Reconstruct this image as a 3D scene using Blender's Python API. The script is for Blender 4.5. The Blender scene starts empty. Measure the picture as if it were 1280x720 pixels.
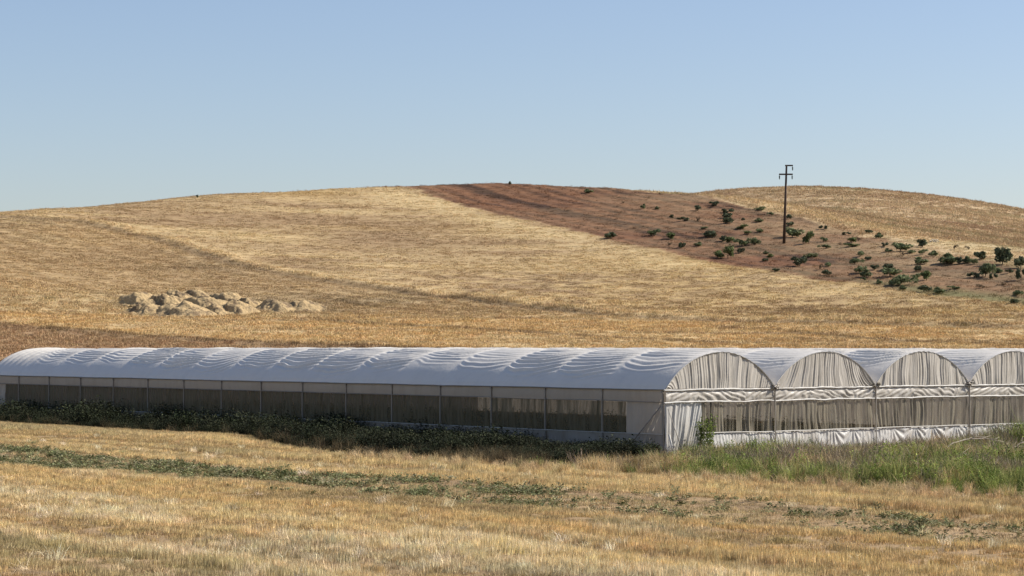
import bpy, math, random
import numpy as np

# ------------------------------------------------------------------ camera, sky, sun
sc = bpy.context.scene
rng = np.random.default_rng(7)
random.seed(7)
CAM_Z = 6.0
F = 3000.0                                   # focal length in photo pixels (1280 wide)
PITCH = math.atan(70.0 / F)
cam_d = bpy.data.cameras.new('camera')
cam_d.sensor_width = 36.0
cam_d.lens = F / 1280.0 * 36.0
cam_d.clip_start = 0.5
cam_d.clip_end = 12000.0
cam = bpy.data.objects.new('camera', cam_d)
sc.collection.objects.link(cam)
cam.location = (0, 0, CAM_Z)
cam.rotation_euler = (math.pi / 2 + PITCH, 0, 0)
sc.camera = cam

SUN_EL = math.radians(38.0)
SUN_H = np.array([0.984, 0.178])             # horizontal direction towards the sun
world = bpy.data.worlds.new('World')
sc.world = world
world.use_nodes = True
wn = world.node_tree
bg = wn.nodes['Background']
sky = wn.nodes.new('ShaderNodeTexSky')
sky.sky_type = 'NISHITA'
sky.sun_disc = False
sky.sun_elevation = SUN_EL
sky.sun_rotation = math.atan2(SUN_H[0], SUN_H[1])
sky.altitude = 300
sky.air_density = 1.0
sky.dust_density = 1.0
sky.ozone_density = 3.5
hz = wn.nodes.new('ShaderNodeHueSaturation'); hz.inputs['Saturation'].default_value = .98
tn = wn.nodes.new('ShaderNodeMix'); tn.data_type = 'RGBA'; tn.blend_type = 'MULTIPLY'; tn.inputs[0].default_value = 1.0; tn.inputs[7].default_value = (1.045, .958, .965, 1)
wn.links.new(sky.outputs[0], hz.inputs['Color']); wn.links.new(hz.outputs[0], tn.inputs[6]); wn.links.new(tn.outputs[2], bg.inputs[0])
bg.inputs[1].default_value = 0.096
sun_d = bpy.data.lights.new('sun', 'SUN')
sun_d.energy = 5.0
sun_d.angle = math.radians(0.5)
sun_d.color = (1.0, 0.94, 0.85)
sun = bpy.data.objects.new('sun', sun_d)
sc.collection.objects.link(sun)
_s = np.array([SUN_H[0] * math.cos(SUN_EL), SUN_H[1] * math.cos(SUN_EL), math.sin(SUN_EL)])
from mathutils import Vector
sun.rotation_euler = Vector(_s).to_track_quat('Z', 'Y').to_euler()
sc.view_settings.view_transform = 'Standard'
sc.view_settings.look = 'None'
sc.view_settings.gamma = 1.0
sc.view_settings.exposure = 0.52
sc.cycles.max_bounces = 6
sc.cycles.transparent_max_bounces = 12

# ------------------------------------------------------------------ helpers
def new_obj(name, me, parent=None, mat=None):
    o = bpy.data.objects.new(name, me)
    sc.collection.objects.link(o)
    if parent: o.parent = parent
    if mat is not None and me is not None and not me.materials: me.materials.append(mat)
    return o

def tag(o, label=None, cat=None, group=None, kind=None):
    if label: o['label'] = label
    if cat: o['category'] = cat
    if group: o['group'] = group
    if kind: o['kind'] = kind
    return o

def np_mesh(name, v, f, smooth=False):
    """v (n,3), f (m,k) all faces with k corners"""
    v = np.asarray(v, np.float32); f = np.asarray(f, np.int32)
    me = bpy.data.meshes.new(name)
    k = f.shape[1]
    me.vertices.add(len(v)); me.vertices.foreach_set('co', v.ravel())
    me.loops.add(f.size); me.loops.foreach_set('vertex_index', f.ravel())
    me.polygons.add(len(f)); me.polygons.foreach_set('loop_start', np.arange(0, f.size, k, dtype=np.int32))
    me.polygons.foreach_set('use_smooth', np.full(len(f), smooth))
    me.update(calc_edges=True)
    return me

def grid_faces(nr, nc):
    i = np.arange(nr - 1)[:, None] * nc + np.arange(nc - 1)[None, :]
    i = i.ravel()
    return np.stack([i, i + 1, i + nc + 1, i + nc], 1)

class MB:
    def __init__(s): s.v = []; s.f = []; s.n = 0
    def add(s, v, f):
        s.v.append(np.asarray(v, float)); s.f += [tuple(int(a) + s.n for a in q) for q in f]; s.n += len(v)
    def tube(s, pts, rad, seg=6, cap=True):
        pts = np.asarray(pts, float); n = len(pts)
        rad = np.full(n, rad) if np.isscalar(rad) else np.asarray(rad, float)
        V = []
        for i in range(n):
            t = pts[min(i + 1, n - 1)] - pts[max(i - 1, 0)]
            t = t / (np.linalg.norm(t) + 1e-9)
            up = np.array([0, 0, 1.]) if abs(t[2]) < 0.9 else np.array([1., 0, 0])
            a = np.cross(t, up); a /= np.linalg.norm(a); b = np.cross(t, a)
            for k in range(seg):
                an = 2 * math.pi * k / seg
                V.append(pts[i] + rad[i] * (math.cos(an) * a + math.sin(an) * b))
        Fc = []
        for i in range(n - 1):
            for k in range(seg):
                k2 = (k + 1) % seg
                Fc.append((i * seg + k, i * seg + k2, (i + 1) * seg + k2, (i + 1) * seg + k))
        if cap:
            Fc.append(tuple(range(seg))[::-1]); Fc.append(tuple((n - 1) * seg + k for k in range(seg)))
        s.add(V, Fc)
    def box(s, a, b):
        x0, y0, z0 = a; x1, y1, z1 = b
        s.add([(x0,y0,z0),(x1,y0,z0),(x1,y1,z0),(x0,y1,z0),(x0,y0,z1),(x1,y0,z1),(x1,y1,z1),(x0,y1,z1)],
              [(0,3,2,1),(4,5,6,7),(0,1,5,4),(1,2,6,5),(2,3,7,6),(3,0,4,7)])
    def mesh(s, name, smooth=False):
        me = bpy.data.meshes.new(name)
        me.from_pydata([tuple(p) for p in np.concatenate(s.v)], [], s.f)
        if smooth: me.polygons.foreach_set('use_smooth', [True] * len(me.polygons))
        me.update()
        return me

def _hash(ix, iy, seed):
    h = (ix.astype(np.int64) * 374761393 + iy.astype(np.int64) * 668265263 + seed * 974634777) & 0xffffffff
    h = ((h ^ (h >> 13)) * 1274126177) & 0xffffffff
    h = (h ^ (h >> 16)) & 0xffff
    return h / 65535.0
def vnoise(x, y, seed=0):
    x = np.asarray(x, float); y = np.asarray(y, float)
    xi = np.floor(x); yi = np.floor(y); fx = x - xi; fy = y - yi
    fx = fx * fx * (3 - 2 * fx); fy = fy * fy * (3 - 2 * fy)
    a = _hash(xi, yi, seed); b = _hash(xi + 1, yi, seed); c = _hash(xi, yi + 1, seed); d = _hash(xi + 1, yi + 1, seed)
    return (a * (1 - fx) + b * fx) * (1 - fy) + (c * (1 - fx) + d * fx) * fy
def fbm(x, y, seed=0, oct=4):
    r = 0; a = 1; t = 0
    for o in range(oct):
        r = r + a * vnoise(x * 2 ** o + 17.3 * o, y * 2 ** o + 5.1 * o, seed + o); t += a; a *= 0.55
    return r / t                                   # 0..1
def sstep(a, b, x):
    t = np.clip((np.asarray(x, float) - a) / (b - a), 0, 1); return t * t * (3 - 2 * t)
def mixc(a, b, t):
    t = np.asarray(t)[..., None]; return a * (1 - t) + b * t

def ray(px, py):
    u = (px - 640) / F; v = (360 - py) / F
    dy = math.cos(PITCH) - v * math.sin(PITCH); dz = math.sin(PITCH) + v * math.cos(PITCH)
    return u / dy, dz / dy                         # x and z per metre of depth (y)

# ------------------------------------------------------------------ terrain shape
def Dmap(px, y):
    d = np.interp(y, [231, 260, 300, 350, 380, 405, 436, 445], [485, 452, 402, 344, 314, 290, 262, 254])
    return d * (1 - 0.07 * ((px - 620) / 640) ** 2 * sstep(430, 330, y))
crest_pts = ([-320, 0, 60, 100, 240, 400, 480, 620, 700, 760, 885], [292, 267, 264, 259, 247, 239, 235, 231, 233, 236, 245])
crest2_pts = ([885, 950, 1040, 1130, 1200, 1280, 1600], [241, 238.5, 236, 241, 250, 262, 330])
E_pts = ([885, 950, 1000, 1100, 1200, 1280, 1600], [246, 259, 273, 298, 322, 335, 372])
ctrl = []
def cp(px, py, D):
    kx, kz = ray(px, py); ctrl.append((kx * D, D, CAM_Z + kz * D))
for px in list(range(-320, 1601, 120)):
    for y in [440, 428, 415, 400, 385, 370, 350, 325, 300, 280, 262, 248, 239]:
        top = np.interp(px, *crest_pts) if px < 885 else np.interp(px, *E_pts)
        if y > top + 6: cp(px, y, Dmap(px, y))
    if px < 885:
        c = np.interp(px, *crest_pts); D = Dmap(px, c) + (12 if px < 200 else 0); cp(px, c, D)
        x, yy, z = ctrl[-1]
        kk = 1 - min(1, max(0, (px - 560) / 280))
        for dd, dz in ((35, 1.2), (90, 7 * kk + 1), (200, 20 * kk - 6), (380, 24)): ctrl.append((x * (D + dd) / D, D + dd, z - dz))
    else:
        e = np.interp(px, *E_pts); De = Dmap(px, e); cp(px, e, De)
        c = np.interp(px, *crest2_pts); Dc = 640 - 0.05 * (px - 900)
        for t in (0.3, 0.55, 0.8, 1.0): cp(px, e + (c - e) * t ** 0.9, De + (Dc - De) * t)
        x, yy, z = ctrl[-1]
        for dd, dz in ((40, 1.5), (120, 10), (300, 22)): ctrl.append((x * (Dc + dd) / Dc, Dc + dd, z - dz))
for px_, y_ in ((895, 240.5), (925, 239.5), (955, 238), (1000, 237), (870, 244)): cp(px_, y_, 635)
for x in range(-160, 161, 40):
    ctrl.append((x, 224, 0.2)); ctrl.append((x, 205, 0.0))
ctrl = np.array(ctrl)
def _tps(r2): return 0.5 * r2 * np.log(r2 + 1e-6)
def _fit(P):
    n = len(P); S = 100.0
    X = P[:, :2] / S
    K = _tps(((X[:, None] - X[None]) ** 2).sum(-1)) + np.eye(n) * 2e-4
    Q = np.c_[np.ones(n), X]
    A = np.zeros((n + 3, n + 3)); A[:n, :n] = K; A[:n, n:] = Q; A[n:, :n] = Q.T
    b = np.r_[P[:, 2], 0, 0, 0]
    return X, np.linalg.solve(A, b)
_TX, _TW = _fit(ctrl)
def _tps_eval(x, y):
    x = np.atleast_1d(np.asarray(x, float)).ravel() / 100; y = np.atleast_1d(np.asarray(y, float)).ravel() / 100
    out = np.empty(len(x)); n = len(_TX)
    for i in range(0, len(x), 20000):
        a = x[i:i + 20000]; b = y[i:i + 20000]
        r2 = (a[:, None] - _TX[None, :, 0]) ** 2 + (b[:, None] - _TX[None, :, 1]) ** 2
        out[i:i + 20000] = _tps(r2) @ _TW[:n] + _TW[n] + _TW[n + 1] * a + _TW[n + 2] * b
    return out

def wline(pts):
    r = []
    for px, py in pts:
        kx, kz = ray(px, py); D = Dmap(px, py); r.append((kx * D, D))
    return np.array(r)
LC = wline([(-120, 262), (0, 270), (40, 272), (100, 279), (150, 288), (210, 303), (280, 325), (340, 340), (400, 351), (500, 364), (600, 376), (700, 388), (760, 395), (860, 399), (1000, 402), (1280, 412), (1450, 418)])
LD = wline([(440, 222), (505, 234), (600, 262), (700, 284), (770, 301), (900, 329), (1000, 346), (1120, 362), (1280, 381), (1500, 402)])
LE = wline([(760, 222), (885, 246), (950, 259), (1000, 273), (1100, 298), (1200, 322), (1280, 335), (1500, 362)])
LA = wline([(-120, 400), (0, 407), (100, 414), (200, 423), (330, 432), (420, 437), (560, 441)])
LB = wline([(380, 399), (429, 402), (560, 410), (650, 417), (760, 423), (900, 430)])
LB2 = wline([(900, 408), (960, 412), (1070, 422), (1180, 430), (1280, 434), (1400, 438)])
def sdist(L, x, y):
    """signed distance to a line going left to right; positive on its far side"""
    best = np.full(np.shape(x), 1e9); sg = np.ones(np.shape(x))
    for i in range(len(L) - 1):
        a = L[i]; d = L[i + 1] - a; l2 = d @ d
        t = np.clip(((x - a[0]) * d[0] + (y - a[1]) * d[1]) / l2, 0, 1)
        dx = x - a[0] - t * d[0]; dy = y - a[1] - t * d[1]
        r = np.hypot(dx, dy); s = np.sign(d[0] * dy - d[1] * dx)
        m = r < best; best = np.where(m, r, best); sg = np.where(m, s, sg)
    return best * np.where(sg == 0, 1, sg)

# greenhouse frame: origin at the near corner, X along the end wall, Y along the long side
GC = np.array([7.94, 126.0]); GX = np.array([0.7809, 0.6247]); GY = np.array([-0.6247, 0.7809])
def gcoord(x, y):
    dx = x - GC[0]; dy = y - GC[1]
    return dx * GX[0] + dy * GX[1], dx * GY[0] + dy * GY[1]      # (v along end wall, u along side)
def g2w(v, u): return GC[0] + v * GX[0] + u * GY[0], GC[1] + v * GX[1] + u * GY[1]

def height(x, y):
    x = np.asarray(x, float); y = np.asarray(y, float); shp = x.shape
    z = _tps_eval(x, y).reshape(shp)
    far = np.maximum(sstep(760, 1150, y), sstep(230, 480, np.abs(x)))
    z = z * (1 - far) + (14 + 10 * fbm(x / 300, y / 300, 5)) * far
    k = sstep(212, 232, y); z = z * k
    hill = sstep(235, 262, y)
    sC = sdist(LC, x, y); sA = sdist(LA, x, y)
    z = z + hill * (0.45 * (.3 + 1.2 * fbm(x / 9, y / 9, 14, 2)) * sstep(-2.2, 0.6, sC) * sstep(30, 6, sC) + 0.35 * np.exp(-(sA / 1.2) ** 2))
    z = z + hill * ((fbm(x / 26, y / 12, 11, 4) - 0.5) * 0.75 + (fbm(x / 5, y / 2.0, 12, 3) - 0.5) * 0.28)
    sD = sdist(LD, x, y); sE = sdist(LE, x, y)
    pl = sstep(-1, 1, sD) * sstep(1, -1, sE) * hill
    z = z + pl * ((fbm(x / 1.6, y / 1.1, 13, 2) - 0.5) * 0.35)
    # foreground: low furrows along the strips and a slightly raised field edge on the left
    v, u = gcoord(x, y); q = -v
    near = sstep(200, 150, y) * sstep(10.0, 17, q)
    z = z + near * ((fbm(q / 2.2, u / 14, 21, 3) - 0.5) * 0.55 + (fbm(x / 1.2, y / 1.2, 22, 2) - 0.5) * 0.10)
    z = z + 0.5 * sstep(5.5, 8.5, q) * sstep(19, 11, q) * sstep(8, 30, u) * sstep(210, 190, y)
    z = z + 0.12 * (fbm(x / 3, y / 3, 23, 3) - 0.5) * sstep(0.3, 2, q) * sstep(215, 200, y)
    return z
def hit(px, py, lo=60.0, hi=660.0):
    kx, kz = ray(px, py)
    y = np.arange(lo, hi, 0.25)
    zz = height(kx * y, y); zr = CAM_Z + kz * y
    i = np.where(zz >= zr)[0]
    i = i[0] if len(i) else int(np.argmin(zr - zz))
    return kx * y[i], y[i], float(zz[i])

# ------------------------------------------------------------------ field colours (albedo)
def rgb(*a): return np.array(a, float)
GOLD = rgb(.52, .345, .150); STRAW = rgb(.50, .375, .20); TAN = rgb(.345, .240, .130); DTAN = rgb(.235, .160, .088)
PLOUGH = rgb(.150, .074, .038); PLOUGH2 = rgb(.055, .030, .018); FAR = rgb(.46, .345, .205); SOIL = rgb(.24, .165, .10)
GREEN = rgb(.075, .105, .03)
def blob(x, y, px, py, rx, ry):
    kx, kz = ray(px, py); D = Dmap(px, py); cx = kx * D
    d0 = Dmap(px, py - ry) - Dmap(px, py + ry)
    return np.exp(-((x - cx) / (rx * D / F)) ** 2 - ((y - D) / max(d0 / 2, 2)) ** 2)
def field_color(x, y):
    sC = sdist(LC, x, y); sD = sdist(LD, x, y); sE = sdist(LE, x, y); sA = sdist(LA, x, y); sB = sdist(LB, x, y); sB2 = sdist(LB2, x, y)
    n1 = fbm(x / 30, y / 9, 31, 4); n2 = fbm(x / 9, y / 1.6, 32, 3); n3 = fbm(x / 60, y / 40, 33, 3); n4 = fbm(x / 3.5, y / 3.0, 34, 3)
    wob = (n4 - 0.5) * 3.0
    # upper field
    up = mixc(TAN * .98, STRAW, np.clip(0.40 + 1.9 * (fbm(x / 34, y / 6, 30, 4) - 0.5) + 1.6 * (n1 - .5) + .9 * (n2 - 0.5), 0, 1))
    up = mixc(up, rgb(.45, .31, .12), sstep(0.5, 0.75, n3) * .6)
    m = fbm(x / 14, y / 8, 48, 3)
    dk = blob(x, y, 480, 296, 90, 16) + .8 * blob(x, y, 280, 278, 110, 8) + .9 * blob(x, y, 660, 364, 80, 7) + .8 * blob(x, y, 1000, 385, 130, 8) + .6 * blob(x, y, 800, 370, 60, 8) + .5 * blob(x, y, 360, 255, 140, 6)
    up = mixc(up, rgb(.30, .205, .115), np.clip(dk * (.35 + .9 * m), 0, .75))
    lt = blob(x, y, 470, 334, 60, 7) + .8 * blob(x, y, 600, 250, 110, 12) + .8 * blob(x, y, 700, 335, 130, 8) + .7 * blob(x, y, 300, 300, 90, 10) + sstep(-16, -5, sD) * sstep(-1, -4, sD) * (x < 60)
    up = mixc(up, rgb(.58, .45, .245), np.clip(lt * (.2 + .7 * m), 0, .7))
    cl = sstep(365, 345, y) * (x > -12)
    up = mixc(up, mixc(rgb(.29, .20, .11), rgb(.55, .41, .21), sstep(.38, .62, fbm(x / 2.2, y / 2.6, 49, 3))), cl * .55)
    up = up * rgb(.90, .88, .85)
    # lower left field, striped along the bank
    ph = sC + 2.5 * (fbm(x / 40, y / 40, 35, 2) - .5)
    st = 0.5 + 0.5 * np.sin(ph * 2 * math.pi / 4.2 + 3 * fbm(x / 25, y / 25, 38, 2))
    st = np.clip(st * 0.8 + 1.5 * (fbm(ph / 3.0, x / 30, 36, 3) - .5) + .1, 0, 1)
    lo = mixc(rgb(.19, .135, .072), rgb(.40, .295, .16), st)
    lo = mixc(lo, rgb(.20, .145, .085), np.clip((blob(x, y, 330, 345, 170, 14) + .8 * blob(x, y, 120, 320, 120, 14)) * .7, 0, .6))
    lo = mixc(lo, rgb(.52, .38, .19), np.clip((blob(x, y, 60, 375, 110, 16) + .5 * blob(x, y, 100, 300, 60, 8)) * .6, 0, .6))
    lo = mixc(lo, rgb(.43, .29, .14), sstep(0.42, .7, fbm(x / 28, y / 22, 37, 3)) * .5)
    # golden band at the foot of the hill
    foot = mixc(GOLD * .92, STRAW * 1.0, np.clip(0.4 + 2.0 * (n2 - 0.5), 0, 1))
    foot = mixc(foot, DTAN, sstep(.55, .75, fbm(x / 30, y / 1.3, 39, 3)) * .55)
    lo = mixc(lo, foot, sstep(306, 294, y + wob * 1.5 + 8 * (n3 - .5)))
    c = mixc(lo, up, sstep(-.6, .6, sC + wob * .4))
    c = mixc(c, DTAN * .85, np.exp(-((sC + .9 + wob * .3) / .8) ** 2) * (.45 + .6 * fbm(x / 12, y / 12, 46, 2)))
    c = mixc(c, STRAW * 1.12, np.exp(-((sC - 1.8 + wob * .3) / 1.8) ** 2) * .75)
    # brownish area beneath line A, gold above it
    c = mixc(c, mixc(rgb(.29, .17, .085), TAN, n2), sstep(.8, -.8, sA + wob * .2) * sstep(150, 200, y))
    c = mixc(c, DTAN * .7, np.exp(-(sA / .9) ** 2) * .6)
    for s in (sB, sB2): c = mixc(c, DTAN * .8, np.exp(-((s + wob * .2) / .8) ** 2) * .8)
    # ploughed strip
    pst = .55 * fbm(sD / 1.9 + .6 * fbm(x / 20, y / 20, 40, 2), x / 60, 41, 2) + .2 * fbm(x / 3, y / 1.5, 47, 2) + .25 * (.5 + .5 * np.sin(sD * 2 * math.pi / 3.6 + 2 * fbm(x / 30, y / 30, 39, 2))); pn = fbm(x / 22, y / 14, 42, 3)
    pc = mixc(PLOUGH2, PLOUGH * 1.3, np.clip(.5 + 3.2 * (pst - .5), 0, 1))
    right = sstep(10, 70, x) 
    pc = mixc(pc, TAN * .85, np.clip(sstep(.40, .62, pn + .10 * right) * (.18 + .26 * right) + .4 * sstep(-22, -6, sE) * sstep(-10, 60, x) * sstep(.3, .6, n1), 0, 1))
    pc = mixc(pc, rgb(.16, .155, .065), sstep(7, 1, sD) * sstep(35, 60, x) * (.35 + .5 * sstep(.4, .6, pn)))
    pm = sstep(-.6, .6, sD + wob * .9) * sstep(.5, -.5, sE + wob * .5) * (y > 250)
    c = mixc(c, pc, pm)
    # second hill
    fh = mixc(TAN * .95, FAR, np.clip(.5 + 2 * (fbm(x / 40, y / 7, 43, 4) - .5), 0, 1))
    fh = mixc(fh, rgb(.29, .175, .10), sstep(.52, .7, fbm(x / 50, y / 14, 44, 3)) * .6)
    fh = mixc(fh, rgb(.21, .20, .09), sstep(.55, .7, fbm(x / 18, y / 12, 45, 3)) * .35)
    fh = mixc(fh, STRAW * 1.05, np.exp(-((sE - 9) / 7) ** 2) * .6)
    c = mixc(c, fh, sstep(-.6, .6, sE + wob * .5) * (y > 250) * (x > 20))
    # flat land round the greenhouse and the near field
    v, u = gcoord(x, y); q = -v
    nn = fbm(x / 2.5, y / 2.5, 51, 3); bn = fbm(q / 2.4, u / 18, 52, 3)
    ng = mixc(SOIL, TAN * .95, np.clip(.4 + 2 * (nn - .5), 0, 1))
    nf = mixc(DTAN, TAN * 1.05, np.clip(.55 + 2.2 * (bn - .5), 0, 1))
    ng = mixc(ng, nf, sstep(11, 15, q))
    c = mixc(ng, c, sstep(222, 240, y))
    return c

# ------------------------------------------------------------------ materials
def mat(name, rough=0.9):
    m = bpy.data.materials.new(name); m.use_nodes = True
    nt = m.node_tree; b = nt.nodes['Principled BSDF']; b.inputs['Roughness'].default_value = rough
    b.inputs['Specular IOR Level'].default_value = 0.15
    return m, nt, b
def N(nt, t, **k):
    n = nt.nodes.new(t)
    for a, v in k.items(): setattr(n, a, v)
    return n
def L(nt, a, b): nt.links.new(a, b)
def noise_node(nt, scale, vec=None, detail=4, rough=.6, dist=0):
    n = N(nt, 'ShaderNodeTexNoise'); n.inputs['Scale'].default_value = scale; n.inputs['Detail'].default_value = detail
    n.inputs['Roughness'].default_value = rough; n.inputs['Distortion'].default_value = dist
    if vec is not None: L(nt, vec, n.inputs['Vector'])
    return n
def mapping(nt, src, scale):
    m = N(nt, 'ShaderNodeMapping'); m.inputs['Scale'].default_value = scale; L(nt, src, m.inputs['Vector']); return m.outputs[0]
def maprange(nt, src, a, b, c, d):
    m = N(nt, 'ShaderNodeMapRange'); L(nt, src, m.inputs[0])
    for i, v in zip((1, 2, 3, 4), (a, b, c, d)): m.inputs[i].default_value = v
    return m.outputs[0]
def mixrgb(nt, fac, a, b, mode='MIX'):
    m = N(nt, 'ShaderNodeMix', data_type='RGBA', blend_type=mode)
    for s, v in ((m.inputs[0], fac), (m.inputs[6], a), (m.inputs[7], b)):
        if isinstance(v, (int, float)): s.default_value = v
        elif isinstance(v, (tuple, list, np.ndarray)): s.default_value = tuple(v)[:3] + (1,)
        else: L(nt, v, s)
    return m.outputs[2]
def mathn(nt, op, a, b=None):
    m = N(nt, 'ShaderNodeMath', operation=op)
    for i, v in enumerate((a, b)):
        if v is None: continue
        if isinstance(v, (int, float)): m.inputs[i].default_value = v
        else: L(nt, v, m.inputs[i])
    return m.outputs[0]

m_ground, nt, b = mat('dry_field_ground', 0.95)
at = N(nt, 'ShaderNodeAttribute', attribute_name='soil_colour'); geo = N(nt, 'ShaderNodeNewGeometry')
n1 = noise_node(nt, 1.0, mapping(nt, geo.outputs['Position'], (1.6, 1.1, 1.6)), 5, .7)
n2 = noise_node(nt, 1.0, mapping(nt, geo.outputs['Position'], (0.35, 0.9, 0.35)), 4, .65)
n3 = noise_node(nt, 1.0, mapping(nt, geo.outputs['Position'], (9, 9, 9)), 3, .7)
f1 = maprange(nt, n1.outputs[0], .3, .7, .80, 1.20); f2 = maprange(nt, n2.outputs[0], .3, .7, .80, 1.2); f3 = maprange(nt, n3.outputs[0], .3, .7, .8, 1.2)
ff = mathn(nt, 'MULTIPLY', mathn(nt, 'MULTIPLY', f1, f2), f3)
vm = N(nt, 'ShaderNodeVectorMath', operation='SCALE'); L(nt, at.outputs['Color'], vm.inputs[0]); L(nt, ff, vm.inputs['Scale'])
L(nt, vm.outputs[0], b.inputs['Base Color'])
bp = N(nt, 'ShaderNodeBump'); bp.inputs['Strength'].default_value = .5; bp.inputs['Distance'].default_value = .2
L(nt, n1.outputs[0], bp.inputs['Height']); L(nt, bp.outputs[0], b.inputs['Normal'])

def plant_mat(name, transl=0.16, var=0.42, scale=3.0, fixed=None, rough=.8):
    m, nt, b = mat(name, rough)
    geo = N(nt, 'ShaderNodeNewGeometry')
    nz = noise_node(nt, scale, geo.outputs['Position'], 2, .6)
    f = maprange(nt, nz.outputs[0], .3, .7, 1 - var, 1 + var)
    ri = mathn(nt, 'MULTIPLY', f, maprange(nt, geo.outputs['Random Per Island'], 0, 1, 1 - var, 1 + var))
    vm = N(nt, 'ShaderNodeVectorMath', operation='SCALE')
    if fixed is None:
        at = N(nt, 'ShaderNodeAttribute', attribute_name='tint', attribute_type='INSTANCER'); L(nt, at.outputs['Color'], vm.inputs[0])
    else: vm.inputs[0].default_value = tuple(fixed)
    L(nt, ri, vm.inputs['Scale']); L(nt, vm.outputs[0], b.inputs['Base Color'])
    tr = N(nt, 'ShaderNodeBsdfTranslucent'); L(nt, vm.outputs[0], tr.inputs[0])
    mx = N(nt, 'ShaderNodeMixShader'); mx.inputs[0].default_value = transl
    L(nt, b.outputs[0], mx.inputs[1]); L(nt, tr.outputs[0], mx.inputs[2]); L(nt, mx.outputs[0], nt.nodes['Material Output'].inputs[0])
    return m
m_scatter = plant_mat('scattered_plant')
m_shrub = plant_mat('shrub_leaf', .3, .45, 2.0, (.15, .175, .085))
m_shrub2 = plant_mat('pale_shrub_leaf', .2, .4, 2.0, (.12, .145, .055))
m_shrub3 = plant_mat('dry_shrub_leaf', .15, .4, 2.0, (.10, .072, .04))
m_wood, nt, b = mat('bark'); b.inputs['Base Color'].default_value = (.10, .075, .05, 1)
m_deadwood, nt, b = mat('bleached_branch'); b.inputs['Base Color'].default_value = (.42, .36, .29, 1)
nz = noise_node(nt, 6); L(nt, mixrgb(nt, nz.outputs[0], (.25, .2, .15), (.52, .46, .38)), b.inputs['Base Color'])

# ------------------------------------------------------------------ the ground
def steps(*seg):
    r = [seg[0][0]]
    for a, b_, s in seg:
        n = max(1, int(round((b_ - a) / s))); r += list(a + (b_ - a) * np.arange(1, n + 1) / n)
    return np.array(r)
gx = steps((-3500, -900, 260), (-900, -240, 24), (-240, -125, 3.5), (-125, -60, 1.1), (-60, 60, .8), (60, 150, 1.1), (150, 260, 4), (260, 900, 24), (900, 3500, 260))
gy = steps((-400, -60, 60), (-60, 52, 6), (52, 135, .55), (135, 225, .9), (225, 330, .7), (330, 500, .85), (500, 700, 1.8), (700, 1300, 14), (1300, 7000, 280))
GXX, GYY = np.meshgrid(gx, gy)
GZ = height(GXX, GYY)
me = np_mesh('ground', np.stack([GXX.ravel(), GYY.ravel(), GZ.ravel()], 1), grid_faces(len(gy), len(gx)), True)
ca = me.attributes.new('soil_colour', 'FLOAT_COLOR', 'POINT')
colr = field_color(GXX.ravel(), GYY.ravel())
ca.data.foreach_set('color', np.c_[colr, np.ones(len(colr))].astype(np.float32).ravel())
ground = new_obj('ground', me, None, m_ground)
tag(ground, 'dry rolling farmland with stubble fields, a bare hill and a ploughed brown strip', 'ground', kind='structure')

# ------------------------------------------------------------------ greenhouse
def film_mat(name, col, transl, transp=0.0, streak=0.0, dirt=(.30, .26, .2), dirt_amt=.35, rough=.45, spec=.35, scl=(1.2, 1.2, .5)):
    m, nt, b = mat(name, rough); b.inputs['Specular IOR Level'].default_value = spec
    tc = N(nt, 'ShaderNodeTexCoord')
    n = noise_node(nt, 1.0, mapping(nt, tc.outputs['Object'], scl), 5, .65)
    c = mixrgb(nt, maprange(nt, n.outputs[0], .45, .75, 0, dirt_amt), col, dirt)
    L(nt, c, b.inputs['Base Color'])
    bpn = noise_node(nt, 1.0, mapping(nt, tc.outputs['Object'], (5, 5, 2)), 3, .6)
    bp = N(nt, 'ShaderNodeBump'); bp.inputs['Strength'].default_value = .35; bp.inputs['Distance'].default_value = .05
    L(nt, bpn.outputs[0], bp.inputs['Height']); L(nt, bp.outputs[0], b.inputs['Normal'])
    tr = N(nt, 'ShaderNodeBsdfTranslucent'); L(nt, c, tr.inputs[0]); L(nt, bp.outputs[0], tr.inputs['Normal'])
    mx = N(nt, 'ShaderNodeMixShader'); mx.inputs[0].default_value = transl
    L(nt, b.outputs[0], mx.inputs[1]); L(nt, tr.outputs[0], mx.inputs[2]); out = mx.outputs[0]
    if transp > 0:
        tp = N(nt, 'ShaderNodeBsdfTransparent'); m2 = N(nt, 'ShaderNodeMixShader')
        if streak > 0:
            sn = noise_node(nt, 1.0, mapping(nt, tc.outputs['Object'], (2.6, 2.6, .22)), 4, .7)
            L(nt, maprange(nt, sn.outputs[0], .41, .59, max(0, transp - streak), min(1, transp + streak)), m2.inputs[0])
        else: m2.inputs[0].default_value = transp
        L(nt, out, m2.inputs[1]); L(nt, tp.outputs[0], m2.inputs[2]); out = m2.outputs[0]
    L(nt, out, nt.nodes['Material Output'].inputs[0])
    return m
m_roof = film_mat('white_roof_film', (.76, .71, .62), .08, dirt=(.56, .53, .48), dirt_amt=.3, rough=.38, spec=.5)
m_gable = film_mat('aged_gable_film', (.56, .52, .455), .24, dirt=(.33, .29, .225), dirt_amt=.7)
m_upper = film_mat('upper_side_film', (.56, .49, .40), .34, dirt=(.40, .33, .25), dirt_amt=.5)
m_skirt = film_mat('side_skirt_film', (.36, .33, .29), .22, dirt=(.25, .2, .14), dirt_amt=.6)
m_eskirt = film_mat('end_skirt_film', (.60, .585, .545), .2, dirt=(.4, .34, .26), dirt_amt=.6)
m_net = film_mat('dark_insect_net', (.18, .155, .10), .25, .24, .18, dirt=(.12, .10, .055), dirt_amt=.8, rough=.8, spec=.1)
m_curtain = film_mat('grey_curtain_film', (.25, .22, .16), .18, .42, .34, dirt=(.15, .13, .09), dirt_amt=.8, rough=.5)
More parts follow.
